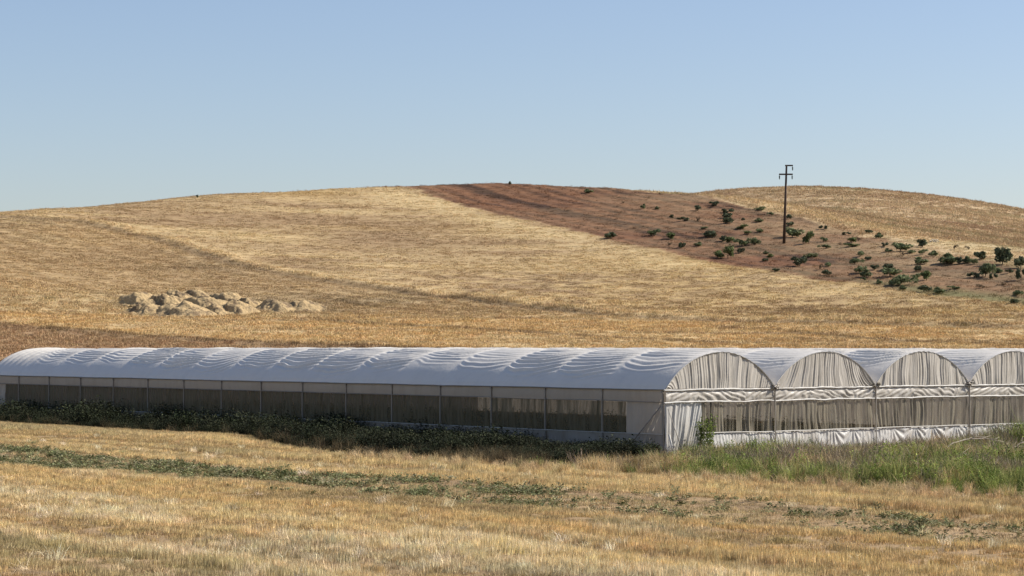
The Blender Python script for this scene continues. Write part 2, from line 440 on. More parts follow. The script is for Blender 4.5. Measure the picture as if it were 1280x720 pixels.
m_pipe, nt, b = mat('galvanised_pipe', .5); b.inputs['Base Color'].default_value = (.20, .18, .16, 1); b.inputs['Metallic'].default_value = .4
nz = noise_node(nt, 5); L(nt, mixrgb(nt, nz.outputs[0], (.17, .15, .125), (.36, .33, .29)), b.inputs['Base Color'])
m_palepipe, nt, b = mat('pale_pipe', .5); nz = noise_node(nt, 3); L(nt, mixrgb(nt, nz.outputs[0], (.42, .40, .36), (.62, .6, .55)), b.inputs['Base Color'])

SPAN = 8.0; NS = 6; BAY = 4.85; NB = 16; LEN = BAY * NB; ZE = 3.6; RISE = 1.93
R_ARC = (16 + RISE ** 2) / (2 * RISE); TH = math.asin(4 / R_ARC)
gh = bpy.data.objects.new('greenhouse', None); sc.collection.objects.link(gh)
gh.location = (GC[0], GC[1], 0); gh.rotation_euler = (0, 0, math.atan2(GX[1], GX[0]))
tag(gh, 'long multi-span plastic greenhouse with white arched roofs below the hill', 'greenhouse')

def arc_z(x): return ZE + np.sqrt(np.maximum(R_ARC ** 2 - (x - 4) ** 2, 0)) - (R_ARC - RISE)

def ridged(p):                                  # soft sharp-crested fold profile, -1..1
    s = np.sin(p); return s * (1.35 - .35 * np.abs(s))
def roof_mesh(res_u, res_a, seed):
    nu = int(LEN / res_u); na = int(2 * TH * R_ARC / res_a)
    u = np.linspace(-.22, LEN + .15, nu)[:, None]; th = np.linspace(-TH, TH, na)[None, :]
    u = u + 0 * th; th = th + 0 * u
    s = (th + TH) * R_ARC                        # distance along the arc from the outer eave
    bf = np.clip(u / BAY, 0, NB); fr = bf - np.floor(bf); bi = np.floor(bf)
    hsh = _hash(bi, bi * 0 + 3, seed); hsh2 = _hash(bi, bi * 0 + 9, seed)
    sag = 4 * fr * (1 - fr)
    # swags hang between the hoops; they fade where the film is pulled tight to the eaves
    side = np.minimum(s, 2 * TH * R_ARC - s)
    zone = (.45 + .8 * _hash(bi, bi * 0 + 21, seed)) * sstep(1.2, 2.0, side + 1.3 * (hsh - .5) + .55 * sag) 
    skew = (hsh - .35) * 1.1 * (fr - .5)
    warp = (fbm(u / 2.0, s / 1.5, seed + 1, 2) - .5) * .9
    sgn = np.where(th < 0, 1, -1)
    ph = (s * sgn + (sag * (.30 + .30 * hsh2) + skew) + warp * .55) * 2 * math.pi / (.34 + .10 * hsh2)
    amp = (.034 + .026 * fbm(u / 3, s / .8, seed + 2, 2)) * zone * (.30 + .70 * sstep(.02, .35, sag)) * sstep(LEN - 1, LEN - 12, u)
    d = amp * ridged(ph) * (.55 + .9 * vnoise(ph / 6.283 + 7, u / 4.0, seed + 8)) + amp * .4 * ridged(ph * 1.9 + 2 * hsh) * vnoise(s / .5, u / 1.4, seed + 9)
    d += .022 * zone * (fbm(u / 1.6, s / .22, seed + 12, 2) - .5)
    d += .075 * sag ** .7 * (.5 + .5 * sstep(.3, 2.0, side)) + .02 * hsh * sstep(2, 4, side)      # billow between hoops
    d += .03 * (fbm(u / 2.2, s / 1.2, seed + 4, 3) - .5)
    # gathers round the far end
    g = sstep(LEN - 9, LEN - 1.0, u)
    d += g * .07 * ridged(u * 2 * math.pi / .95 + 1.3 * np.sin(s * .8) + s * 1.1) * sstep(.6, 2.0, side)
    d = d - .0 
    d += .02 * np.exp(-(side / .5) ** 2) * (fbm(u / .6, s * 0, seed + 6, 2) - .5)
    r = R_ARC + .05 + d
    x = 4 + r * np.sin(th); z = ZE - (R_ARC - RISE) + r * np.cos(th)
    z = z - .05 * sstep(.25, 0, side)
    V = np.stack([x.ravel(), u.ravel(), z.ravel()], 1)
    return np_mesh('roof_film', V, grid_faces(nu, na), True)
rm0 = roof_mesh(.10, .065, 61); rm1 = roof_mesh(.16, .09, 77); rm2 = roof_mesh(.16, .09, 91)
for k in range(NS):
    o = new_obj('roof_film', (rm0, rm1, rm2)[0 if k == 0 else 1 + k % 2], gh, m_roof); o.location = (k * SPAN, 0, 0)

def sheet(name, x0, x1, z0, z1, fn, rx=.035, rz=.08, axis='x', topfn=None, smooth=True):
    """vertical film: axis 'x' runs along the end wall (faces -y), axis 'y' along the side (faces -x)"""
    nx = max(3, int((x1 - x0) / rx)); nz = max(3, int((z1 - z0) / rz))
    a = np.linspace(x0, x1, nx)[None, :]; t = np.linspace(0, 1, nz)[:, None]
    a = a + 0 * t; t = t + 0 * a
    top = topfn(a) if topfn else z1
    z = z0 + (top - z0) * t
    d, dz = fn(a, z, t)
    z = z + dz
    if axis == 'x': V = np.stack([a.ravel(), (-d).ravel(), z.ravel()], 1); fc = grid_faces(nz, nx)
    else: V = np.stack([(-d).ravel(), a.ravel(), z.ravel()], 1); fc = grid_faces(nz, nx)[:, ::-1]
    return np_mesh(name, V, fc, smooth)
def vfolds(seed, amp, per=.26, fan=0.0, cx=4, pinch=0.0):
    def fn(a, z, t):
        w = a + fan * (a - cx) * (1 - t) + (fbm(a / 1.3, z / 2.2, seed, 2) - .5) * .5
        p = w * 2 * math.pi / per
        m = .45 + 1.1 * fbm(a / .9, z / 1.5, seed + 1, 2)
        irr = (vnoise(w / (per * .42), z / 3.5, seed + 4) - .5) * 1.9 + (vnoise(w / (per * 1.3), z / 2.5, seed + 5) - .5) * 1.6 + (vnoise(w / (per * .19), z / 5, seed + 6) - .5) * .7
        d = amp * m * (ridged(p + 2.5 * fbm(a / .6, z * 0, seed + 2, 2)) * .3 + irr * 1.15)
        return d, 0 * a
    return fn
for k in range(NS):
    fan = (.10, -.22, -.05, .06, .1, -.1)[k]
    gm = sheet('gable_film', .05, SPAN - .05, ZE + .04, ZE + RISE, vfolds(100 + k * 7, .030, (.20, .17, .22)[k % 3], fan), .03, .07,
               topfn=lambda a: arc_z(a) + .045)
    o = new_obj('gable_film', gm, gh, m_gable); o.location = (k * SPAN, -.16, 0)
    # arched edge tube
    mb = MB(); th = np.linspace(-TH, TH, 30)
    mb.tube(np.stack([4 + (R_ARC + .03) * np.sin(th), 0 * th - .17, ZE - (R_ARC - RISE) + (R_ARC + .03) * np.cos(th)], 1), .032, 6)
    if k == 0: hoop_end = mb.mesh('hoop', True)
    o = new_obj('hoop', hoop_end, gh, m_palepipe); o.location = (k * SPAN, 0, 0)
mb = MB(); th = np.linspace(-TH, TH, 24)
mb.tube(np.stack([4 + (R_ARC - .03) * np.sin(th), 0 * th, ZE - (R_ARC - RISE) + (R_ARC - .03) * np.cos(th)], 1), .03, 5)
hoop_in = mb.mesh('hoop', True)
for j in range(1, NB + 1):
    o = new_obj('hoop', hoop_in, gh, m_pipe); o.location = (0, j * BAY, 0)

# posts on the long side, one at each bay
mb = MB(); mb.box((-.045, -.04, 0), (.045, .04, ZE)); mb.box((-.075, -.055, ZE - .16), (-.047, .055, ZE - .02)); post_me = mb.mesh('post')
for j in range(NB + 1):
    o = new_obj('post', post_me, gh, m_pipe); o.location = (-.03, j * BAY, 0)
for k in range(1, NS + 1):
    o = new_obj('post', post_me, gh, m_pipe); o.location = (k * SPAN, -.24, 0); o.rotation_euler = (0, 0, math.pi / 2); o.scale = (.6, .6, 1)
for j in range(1, NB + 1, 1):
    o = new_obj('inner_post', post_me, gh, m_pipe); o.location = (SPAN, j * BAY, 0)
for k in range(NS):                                 # light intermediate mullions of the end wall
    mb = MB(); mb.tube([(0, 0, 0), (0, 0, ZE)], .022, 5); mm = mb.mesh('mullion')
    o = new_obj('mullion', mm, gh, m_pipe); o.location = (k * SPAN + 4.0, .06, 0)
def rail(name, pts, r, m, seg=6):
    mb = MB(); mb.tube(pts, r, seg); return new_obj(name, mb.mesh(name, True), gh, m)
def wavy(p0, p1, n, amp, seed, ax=2):
    t = np.linspace(0, 1, n); P = np.array(p0)[None] * (1 - t[:, None]) + np.array(p1)[None] * t[:, None]
    P[:, ax] += (fbm(t * n / 6, t * 0, seed, 3) - .5) * amp; return P
rail('eave_rail', wavy((-.09, -.2, ZE - .02), (-.09, LEN, ZE - .02), 90, .06, 5), .035, m_pipe)
rail('side_rail', wavy((-.09, 0, 2.95), (-.09, LEN, 2.95), 90, .05, 6), .028, m_pipe)
rail('side_rail', wavy((-.09, 0, 1.25), (-.09, LEN, 1.25), 60, .04, 7), .022, m_palepipe)
W = NS * SPAN
def rolled(z, r, seed, name):
    n = 700; t = np.linspace(0, 1, n); P = np.stack([-.15 + t * (W + .15), 0 * t - .20, z + (fbm(t * 40, t * 0, seed, 3) - .5) * .09], 1)
    rr = r * (.65 + .8 * fbm(t * 160, t * 0 + 2, seed + 1, 3)); mb = MB(); mb.tube(P, rr, 8); return new_obj(name, mb.mesh(name, True), gh, m_eskirt)
rolled(ZE - .02, .045, 8, 'rolled_film'); rolled(2.93, .042, 12, 'rolled_film')
rail('end_rail', wavy((2.4, -.17, 1.25), (W, -.17, 1.25), 120, .07, 9), .032, m_palepipe)
# gutters between spans with their crumpled ends
gp = np.array([(-.17, .16), (-.13, .02), (.13, .02), (.17, .16)])
V = [(p[0], y, ZE + p[1]) for y in (-.28, LEN) for p in gp]; V += [(p[0] * .85, y, ZE + p[1] + .03) for y in (-.28, LEN) for p in gp]
gfc = [(0, 1, 5, 4), (1, 2, 6, 5), (2, 3, 7, 6), (8, 12, 13, 9), (9, 13, 14, 10), (10, 14, 15, 11), (0, 8, 9, 1), (1, 9, 10, 2), (2, 10, 11, 3), (0, 4, 12, 8), (3, 11, 15, 7)]
gme = bpy.data.meshes.new('gutter'); gme.from_pydata(V, [], gfc); gme.update()
for k in range(1, NS):
    o = new_obj('gutter', gme, gh, m_pipe); o.location = (k * SPAN, 0, 0)
    mb = MB()
    for i in range(7):
        c = np.array([random.uniform(-.28, .28), -.30 + random.uniform(-.05, .03), ZE + random.uniform(-.02, .16)])
        d = np.array([random.uniform(-.25, .25), random.uniform(-.1, .05), random.uniform(-.12, .1)])
        mb.tube([c - d, c + np.array([0, -.04, .04]), c + d], [.02, .055, .02], 5)
    o = new_obj('crumpled_film', mb.mesh('crumpled_film', True), gh, m_pipe if k % 2 else m_curtain); o.location = (k * SPAN, 0, 0)

# side panels, bay by bay
def taut(seed, amp=.03, sag=0.02):
    def fn(a, z, t):
        d = amp * (fbm(a / .9, z / .7, seed, 3) - .5) * 2 + sag * np.sin(math.pi * t)
        d = d + .35 * amp * ridged((a + .3 * fbm(a, z, seed + 3, 2)) * 2 * math.pi / .55)
        return d, 0 * a
    return fn
for j in range(NB):
    a, b_ = j * BAY, (j + 1) * BAY
    new_obj('upper_side_film', sheet('upper_side_film', a + .03, b_ - .03, 2.98, 3.56, taut(200 + j, .015), .15, .1, 'y'), gh, m_upper)
    n0, n1_ = (2.95, b_) if j == 0 else ((a, b_) if j < NB - 1 else (a, b_ - 2.6))
    new_obj('insect_net', sheet('insect_net', n0 + .02, n1_ - .02, 1.27, 2.92, taut(230 + j, .03), .12, .12, 'y'), gh, m_net)
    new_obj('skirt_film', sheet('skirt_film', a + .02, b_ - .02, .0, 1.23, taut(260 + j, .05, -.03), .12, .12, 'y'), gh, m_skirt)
o = new_obj('side_film', sheet('side_film', .02, 2.93, 1.27, 2.92, taut(300, .05), .08, .1, 'y'), gh, m_upper)
o = new_obj('side_film', sheet('side_film', LEN - 2.58, LEN, 1.27, 2.92, taut(301, .05), .12, .12, 'y'), gh, m_upper)
rail('brace', [(-.13, .05, 2.75), (-.16, 3.2, 0.0)], .028, m_pipe)
rail('brace', [(.05, -.30, 2.6), (.95, -.62, 0)], .018, m_pipe)
rail('brace', [(.10, -.34, 1.25), (.30, -.55, -.05)], .05, m_palepipe)

# end wall panels, span by span
def bandfn(seed):
    def fn(a, z, t):
        d = .03 * ridged((a * .9 + 1.3 * t * np.sign(np.sin(a * .9 + seed)) + .9 * fbm(a / .8, t * 2, seed, 2)) * 2 * math.pi / .62) * (.35 + fbm(a / 1.2, t, seed + 1, 2)) 
        d = d + .06 * np.sin(math.pi * t) + .05 * (fbm(a / .8, t * 1.3, seed + 2, 3) - .5)
        return d, 0 * a
    return fn
def skirtfn(seed):
    def fn(a, z, t):
        k = np.floor(a / 1.7 + .3 * _hash(a * 0 + 1, a * 0, seed)); c = (k + .5 - .3 * _hash(k, k * 0, seed)) * 1.7
        ang = np.arctan2((1.35 - z), (a - c)) 
        fanr = ridged(ang * 13 + 6 * _hash(k, k * 0 + 2, seed)) * .035 * sstep(.05, .5, np.hypot(a - c, 1.35 - z))
        vf = ridged((a + .25 * fbm(a, z, seed + 3, 2)) * 2 * math.pi / .24) * .010 + (vnoise((a + .3 * z * np.sin(a)) / .11, z / 2, seed + 7) - .5) * .05 + (vnoise((a + .5 * z * np.sin(a * .7)) / .35, z / 1.5, seed + 8) - .5) * .09
        m = sstep(.35, .6, fbm(a / 2.2, z * 0, seed + 4, 2))
        d = fanr * m + vf * (1 - m) + .08 * (fbm(a / .7, z / .5, seed + 5, 3) - .5) + .12 * (1 - t)
        return d, 0 * a
    return fn
for k in range(NS):
    x0, x1 = k * SPAN, (k + 1) * SPAN
    def put(name, me, m, y):
        o = new_obj(name, me, gh, m); o.location = (0, y, 0)
    put('band_film', sheet('band_film', x0 + .03, x1 - .03, 2.96, ZE - .05, bandfn(400 + 5 * k), .04, .05), m_gable, -.13)
    if k == 0:
        put('end_film', sheet('end_film', .02, 2.62, 0.02, 2.92, vfolds(440, .07, .20, .25, 0), .04, .08), m_eskirt, -.10)
        c0 = 2.62
    else: c0 = x0 + .03
    put('curtain', sheet('curtain', c0, x1 - .03, 1.27, 2.90, vfolds(450 + 9 * k, .055, (.24, .30, .27)[k % 3], .04 * (-1) ** k, x0 + 4), .04, .1), m_curtain, -.08)
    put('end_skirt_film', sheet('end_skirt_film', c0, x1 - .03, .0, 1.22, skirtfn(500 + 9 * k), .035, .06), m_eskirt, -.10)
# plain back and far-side walls so that the house is closed
bw = MB()
bw.add([(0, LEN, 0), (W, LEN, 0), (W, LEN, ZE), (0, LEN, ZE)], [(0, 1, 2, 3)])
bw.add([(W, 0, 0), (W, LEN, 0), (W, LEN, ZE), (W, 0, ZE)], [(0, 1, 2, 3)])
for k in range(NS):
    th = np.linspace(-TH, TH, 16)
    pts = [(k * SPAN + 4 + R_ARC * math.sin(t), LEN, ZE + .01 - (R_ARC - RISE) + R_ARC * math.cos(t)) for t in th]
    bw.add(pts, [tuple(range(16))])
new_obj('rear_wall_film', bw.mesh('rear_wall_film'), gh, m_skirt)

# ------------------------------------------------------------------ scattered plants (instanced)
def blade_patch(n, rad, h0, h1, w0, w1, lean, seed, curve=False):
    r = np.random.default_rng(seed)
    ang = r.uniform(0, 2 * math.pi, n); rr = rad * np.sqrt(r.uniform(0, 1, n))
    bx, by = rr * np.cos(ang), rr * np.sin(ang)
    h = r.uniform(h0, h1, n) ; w = r.uniform(w0, w1, n); fa = r.uniform(0, math.pi, n)
    lx, ly = r.normal(0, lean, n) * h, r.normal(0, lean, n) * h
    V = []; Fc = []
    dx, dy = np.cos(fa) * w / 2, np.sin(fa) * w / 2
    z0 = -.04
    if not curve:
        V = np.stack([np.c_[bx - dx, by - dy, 0 * h + z0], np.c_[bx + dx, by + dy, 0 * h + z0], np.c_[bx + lx, by + ly, h]], 1).reshape(-1, 3)
        Fc = np.arange(3 * n).reshape(-1, 3)
    else:
        V = np.stack([np.c_[bx - dx, by - dy, 0 * h + z0], np.c_[bx + dx, by + dy, 0 * h + z0],
                      np.c_[bx + lx * .35 + dx * .7, by + ly * .35 + dy * .7, h * .6], np.c_[bx + lx * .35 - dx * .7, by + ly * .35 - dy * .7, h * .6],
                      np.c_[bx + lx * 1.1, by + ly * 1.1, h * (1 - .3 * np.clip(np.hypot(lx, ly) / h, 0, 1))]], 1).reshape(-1, 3)
        i = np.arange(n) * 5
        Fc = np.concatenate([np.c_[i, i + 1, i + 2], np.c_[i, i + 2, i + 3], np.c_[i + 3, i + 2, i + 4]])
    return np_mesh('blades', V, Fc)
def leafy(n, rad, h, leaf, seed, stems=5, stemw=.012, droop=.4, spread=.25):
    r = np.random.default_rng(seed); V = []; Fc = []; c = 0
    per = max(1, n // stems)
    for s in range(stems):
        a = r.uniform(0, 6.28); b0 = np.array([math.cos(a), math.sin(a), 0]) * rad * math.sqrt(r.uniform(0, 1)) * .5
        top = b0 + np.array([r.normal(0, spread) * h, r.normal(0, spread) * h, h * r.uniform(.6, 1)])
        sd = np.array([math.cos(a + 1), math.sin(a + 1), 0]) * stemw
        V += [b0 - sd, b0 + sd, top]; Fc.append((c, c + 1, c + 2)); c += 3
        for k in range(per):
            t = r.uniform(.12, 1); p = b0 + (top - b0) * t
            aa = r.uniform(0, 6.28); ll = leaf * r.uniform(.6, 1.3)
            d = np.array([math.cos(aa), math.sin(aa), r.uniform(-droop, .7)]); d /= np.linalg.norm(d)
            sde = np.cross(d, [r.normal(0, .5), r.normal(0, .5), 1]); sde /= np.linalg.norm(sde) + 1e-9
            w = ll * r.uniform(.2, .34)
            V += [p, p + d * ll * .5 + sde * w, p + d * ll, p + d * ll * .5 - sde * w]
            Fc += [(c, c + 1, c + 2), (c, c + 2, c + 3)]; c += 4
    return np_mesh('leafy', np.array(V), np.array(Fc))
def twiggy(n, rad, h, seed):
    r = np.random.default_rng(seed); mb = MB(); V = []; Fc = []; c = 0
    for s in range(n):
        a = r.uniform(0, 6.28); p = np.array([math.cos(a), math.sin(a), 0]) * rad * .3 * r.uniform(0, 1)
        d = np.array([math.cos(a) * r.uniform(.2, .9), math.sin(a) * r.uniform(.2, .9), 1]); d /= np.linalg.norm(d)
        L_ = h * r.uniform(.5, 1)
        for k in range(3):
            q = p + d * L_ / 3; sd = np.cross(d, r.normal(0, 1, 3)); sd /= np.linalg.norm(sd); sd *= .011 * (3 - k) / 3 + .003
            V += [p - sd, p + sd, q + sd * .6, q - sd * .6]; Fc += [(c, c + 1, c + 2), (c, c + 2, c + 3)]; c += 4
            for m in range(2):
                e = p + (q - p) * r.uniform(.2, 1); dd = r.normal(0, 1, 3); dd[2] = abs(dd[2]) * .7; dd /= np.linalg.norm(dd)
                V += [e - sd * .5, e + sd * .5, e + dd * h * r.uniform(.1, .3)]; Fc.append((c, c + 1, c + 2)); c += 3
            p = q; d = d + r.normal(0, .25, 3); d /= np.linalg.norm(d)
    return np_mesh('twiggy', np.array(V), np.array(Fc))

def proto_collection(name, meshes, m):
    col = bpy.data.collections.new(name)
    for i, me in enumerate(meshes):
        me.materials.append(m); o = bpy.data.objects.new(f'{name}_{chr(97 + i)}', me); col.objects.link(o)
    return col
def scatter(name, x, y, col, nvar, scale, tint, label, cat, tilt=.12, zoff=0.0, zscale=None):
    n = len(x); z = height(x, y) + zoff
    me = bpy.data.meshes.new(name); me.vertices.add(n); me.vertices.foreach_set('co', np.stack([x, y, z], 1).astype(np.float32).ravel())
    def attr(nm, ty, data, key):
        a = me.attributes.new(nm, ty, 'POINT'); a.data.foreach_set(key, np.ascontiguousarray(data).ravel())
    attr('variant', 'INT', rng.integers(0, nvar, n).astype(np.int32), 'value')
    attr('turn', 'FLOAT_VECTOR', np.c_[rng.normal(0, tilt, n), rng.normal(0, tilt, n), rng.uniform(0, 6.28, n)].astype(np.float32), 'vector')
    zs = scale if zscale is None else zscale
    attr('size', 'FLOAT_VECTOR', np.c_[scale, scale, zs].astype(np.float32), 'vector')
    attr('tint', 'FLOAT_COLOR', np.c_[tint, np.ones(n)].astype(np.float32), 'color')
    o = bpy.data.objects.new(name, me); sc.collection.objects.link(o)
    ng = bpy.data.node_groups.new(name + '_scatter', 'GeometryNodeTree')
    ng.interface.new_socket('Geometry', in_out='INPUT', socket_type='NodeSocketGeometry'); ng.interface.new_socket('Geometry', in_out='OUTPUT', socket_type='NodeSocketGeometry')
    gi = ng.nodes.new('NodeGroupInput'); go = ng.nodes.new('NodeGroupOutput')
    ci = ng.nodes.new('GeometryNodeCollectionInfo'); ci.inputs['Collection'].default_value = col; ci.inputs['Separate Children'].default_value = True; ci.inputs['Reset Children'].default_value = True
    ip = ng.nodes.new('GeometryNodeInstanceOnPoints'); ip.inputs['Pick Instance'].default_value = True
    def named(nm, ty):
        a = ng.nodes.new('GeometryNodeInputNamedAttribute'); a.data_type = ty; a.inputs['Name'].default_value = nm
        return a.outputs['Attribute']
    lk = ng.links.new
    lk(gi.outputs[0], ip.inputs['Points']); lk(ci.outputs[0], ip.inputs['Instance']); lk(named('variant', 'INT'), ip.inputs['Instance Index'])
    eu = ng.nodes.new('FunctionNodeEulerToRotation'); lk(named('turn', 'FLOAT_VECTOR'), eu.inputs[0]); lk(eu.outputs[0], ip.inputs['Rotation'])
    lk(named('size', 'FLOAT_VECTOR'), ip.inputs['Scale']); lk(ip.outputs[0], go.inputs[0])
    md = o.modifiers.new('scatter', 'NODES'); md.node_group = ng
    tag(o, label, cat, kind='stuff')
    return o

C_hill = proto_collection('hill_tuft', [blade_patch(34, .75, .10, .34, .05, .10, .35, 10 + i) for i in range(5)], m_scatter)
C_stub = proto_collection('stubble_patch', [blade_patch(100, .42, .10, .25, .013, .026, .12, 20 + i) for i in range(6)], m_scatter)
C_dry = proto_collection('dry_clump', [blade_patch(70, .28, .35, 1.0, .010, .022, .28, 30 + i, True) for i in range(5)], m_scatter)
C_leaf = proto_collection('leafy_weed', [leafy(60, .42, .24, .095, 40 + i, 7, .01, .3, .5) for i in range(5)], m_scatter)
C_tall = proto_collection('tall_weed', [leafy(170, .35, 1.0, .085, 50 + i, 12, .008, .4, .22) for i in range(5)], m_scatter)
m_shade = plant_mat('shade_weed', .06)  # low translucency for weeds whose tint imitates shadow
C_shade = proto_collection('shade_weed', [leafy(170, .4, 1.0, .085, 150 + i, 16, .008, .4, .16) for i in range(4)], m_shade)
C_twig = proto_collection('twiggy_weed', [twiggy(22, .5, .9, 60 + i) for i in range(4)], m_scatter)

def vary(c, n, amt=.15):
    return c * (1 + rng.uniform(-amt, amt, (n, 1))) * (1 + rng.uniform(-.05, .05, (n, 3)))
# hillside dry grass
n = 170000
y = 232 + (500 - 232) * rng.uniform(0, 1, n) ** .85; x = rng.uniform(-1, 1, n) * (.2133 * y + 14)
sD = sdist(LD, x, y); sE = sdist(LE, x, y); inpl = (sD > 0) & (sE < 0)
keep = np.where(inpl, rng.uniform(0, 1, n) < .16, rng.uniform(0, 1, n) < np.where((sdist(LC, x, y) > 3) & (y > 305), .14, .45) + .5 * fbm(x / 7, y / 4, 71, 3))
x, y = x[keep], y[keep]; n = len(x)
c = field_color(x, y) * 1.12
sC = sdist(LC, x, y); sA = sdist(LA, x, y); sB = sdist(LB, x, y); sB2 = sdist(LB2, x, y)
edge = np.exp(-((sC - .6) / 1.0) ** 2) + .8 * np.exp(-((sA) / 1.1) ** 2) + .5 * np.exp(-(sB / 1.2) ** 2) + .5 * np.exp(-(sB2 / 1.2) ** 2)
s = rng.uniform(.6, 1.25, n)
scatter('hill_grass', x, y, C_hill, 5, s, vary(c, n, .12), 'short dry yellow grass and stubble covering the hillside', 'dry grass', zscale=s * (.22 + .45 * fbm(x / 8, y / 5, 72, 3) + .9 * edge * fbm(x / 5, y / 5, 73, 2) + .3 * sstep(335, 300, y)))
# second hill
n = 26000
y = rng.uniform(400, 655, n); x = rng.uniform(25, 160, n); k = (sdist(LE, x, y) > 1) & (np.abs(x) < .2133 * y + 12); x, y = x[k], y[k]; n = len(x)
s = rng.uniform(.8, 1.7, n)
scatter('far_hill_grass', x, y, C_hill, 5, s, vary(field_color(x, y) * 1.1, n, .2), 'pale dry grass on the farther hill to the right', 'dry grass', zscale=s * .9)

# near stubble
def near_pts(n, y0, y1, marg=4):
    y = np.sqrt(rng.uniform(y0 ** 2, y1 ** 2, n)); x = rng.uniform(-1, 1, n) * (.2133 * y + marg); return x, y
x, y = near_pts(88000, 56, 175, 14)
v, u = gcoord(x, y); q = -v
inG = (v > -.6) & (u > -.6)
pn_ = fbm(q / 4, u / 9, 81, 3)
pale = sstep(.40, .58, pn_) * sstep(36, 41, q) * sstep(55, 46, q) + .5 * sstep(.58, .7, pn_) * sstep(30, 32, q)
pale = np.clip(pale, 0, 1)
row = np.sin(2 * math.pi * (q + 1.2 * fbm(u / 40, q / 9, 86, 2)) / 1.75)
bands = np.clip(fbm(q / 1.3, u / 45, 82, 3) * .9 + .11 * row + .05, 0, 1)
green_strip = sstep(20.5, 22.5, q) * sstep(30.5, 28.5, q)
edgefield = np.where(u > 8, 7.5, 11.5)
keep = (~inG) & (q > edgefield + (fbm(x / 3, y / 3, 83, 2) - .5) * 2) & (rng.uniform(0, 1, len(x)) < .55 + .8 * (bands - .3)) & (rng.uniform(0, 1, len(x)) > .45 * green_strip)
x, y, q, u, pale, bands, gs = (a[keep] for a in (x, y, q, u, pale, bands, green_strip)); n = len(x)
fine = fbm(q / .7, u / 40, 85, 2)
c = mixc(rgb(.45, .315, .145), rgb(.70, .545, .275), np.clip(.5 + 3.4 * (bands - .5), 0, 1))
c = mixc(c, rgb(.58, .40, .165), .5 * sstep(29, 31, q) * sstep(40, 36, q))
c = mixc(c, rgb(.33, .27, .135), .75 * sstep(49.5, 51, q) * sstep(55.5, 54, q))
c = mixc(c, rgb(.34, .235, .115), sstep(.58, .78, fine) * .6)
c = mixc(c, rgb(.80, .69, .46), np.clip(pale * 1.3, 0, 1) * rng.uniform(0, 1, n) * .95 + .12 * (rng.uniform(0, 1, n) < .1))
c = mixc(c, rgb(.30, .25, .14), sstep(.55, .7, fbm(q / 3, u / 20, 84, 3)) * .5)
c = mixc(c, rgb(.36, .28, .17), gs * .5)
ridge = sstep(14.5, 17.5, q) * sstep(20.8, 20.2, q) * sstep(0, -8, u)
hs = (.40 + 1.2 * np.clip(bands * 1.6 - .35, 0, 1.3) + 1.0 * pale * rng.uniform(0, 1, n) + .7 * ridge) * rng.uniform(.75, 1.25, n) * (1 - .45 * gs)
scatter('stubble', x, y, C_stub, 6, rng.uniform(.8, 1.25, n), vary(c, n, .14), 'golden cereal stubble across the near field', 'stubble', tilt=.08, zscale=hs * .72)
# green leafy strip
x, y = near_pts(60000, 60, 172, 14)
v, u = gcoord(x, y); q = -v
dens = sstep(20.8, 23, q) * sstep(30.3, 28.6, q) * (.22 + .9 * sstep(.36, .60, fbm(q / 1.8, u / 3.0, 91, 3)))
px = 640 + F * x / y
dens *= np.where(px < 700, 1, np.where(px < 860, .35, .10 + .5 * np.exp(-((px - 1130) / 70) ** 2)))
dens += .05 * sstep(18, 20, q) * sstep(34, 31, q) * (fbm(x / 2, y / 2, 92, 2) > .55)
k = rng.uniform(0, 1, len(x)) < dens
x, y = x[k], y[k]; n = len(x)
gc = mixc(rgb(.095, .112, .04), rgb(.27, .27, .13), rng.uniform(0, 1, n)); gc = mixc(gc, rgb(.30, .27, .16), (rng.uniform(0, 1, n) < .18) * .8)
s = rng.uniform(.6, 1.35, n)
scatter('green_weeds', x, y, C_leaf, 5, s, gc, 'strip of low green weeds crossing the stubble field', 'weeds', tilt=.2, zscale=s * .85)
# pale tall dry grass tufts in the near field
x, y = near_pts(13000, 56, 150, 14)
v, u = gcoord(x, y); q = -v
pp = np.clip(sstep(.40, .58, fbm(q / 4, u / 9, 81, 3)) * sstep(36, 41, q) * sstep(55, 46, q), 0, 1)
k = (q > 13) & (v < -1) & (rng.uniform(0, 1, len(x)) < pp * .6 + .03 + .35 * (np.abs(q - 18.5) < .8)) & ~((q > 21) & (q < 30) & (rng.uniform(0, 1, len(x)) < .7))
x, y = x[k], y[k]; n = len(x)
scatter('pale_grass', x, y, C_dry, 5, rng.uniform(.5, 1.0, n), vary(mixc(rgb(.62, .50, .28), rgb(.82, .73, .52), rng.uniform(0, 1, n)), n), 'loose tufts of pale bleached grass standing in the stubble', 'dry grass', tilt=.2, zscale=rng.uniform(.22, .5, n))

# weeds along the long side, their near-black tint standing in for its cast shadow
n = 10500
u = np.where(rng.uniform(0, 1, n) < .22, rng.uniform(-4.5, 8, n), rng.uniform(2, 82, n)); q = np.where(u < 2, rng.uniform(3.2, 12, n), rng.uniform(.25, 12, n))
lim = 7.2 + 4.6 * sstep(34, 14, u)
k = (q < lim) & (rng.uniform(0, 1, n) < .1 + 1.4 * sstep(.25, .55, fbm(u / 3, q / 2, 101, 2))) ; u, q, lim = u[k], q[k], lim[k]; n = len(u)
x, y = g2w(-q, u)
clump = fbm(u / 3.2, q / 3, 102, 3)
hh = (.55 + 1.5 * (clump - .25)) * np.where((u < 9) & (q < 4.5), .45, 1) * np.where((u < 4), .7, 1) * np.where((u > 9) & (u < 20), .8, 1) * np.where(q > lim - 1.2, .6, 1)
hh = np.clip(hh * 1.5, .25, 2.1) * rng.uniform(.75, 1.2, n)
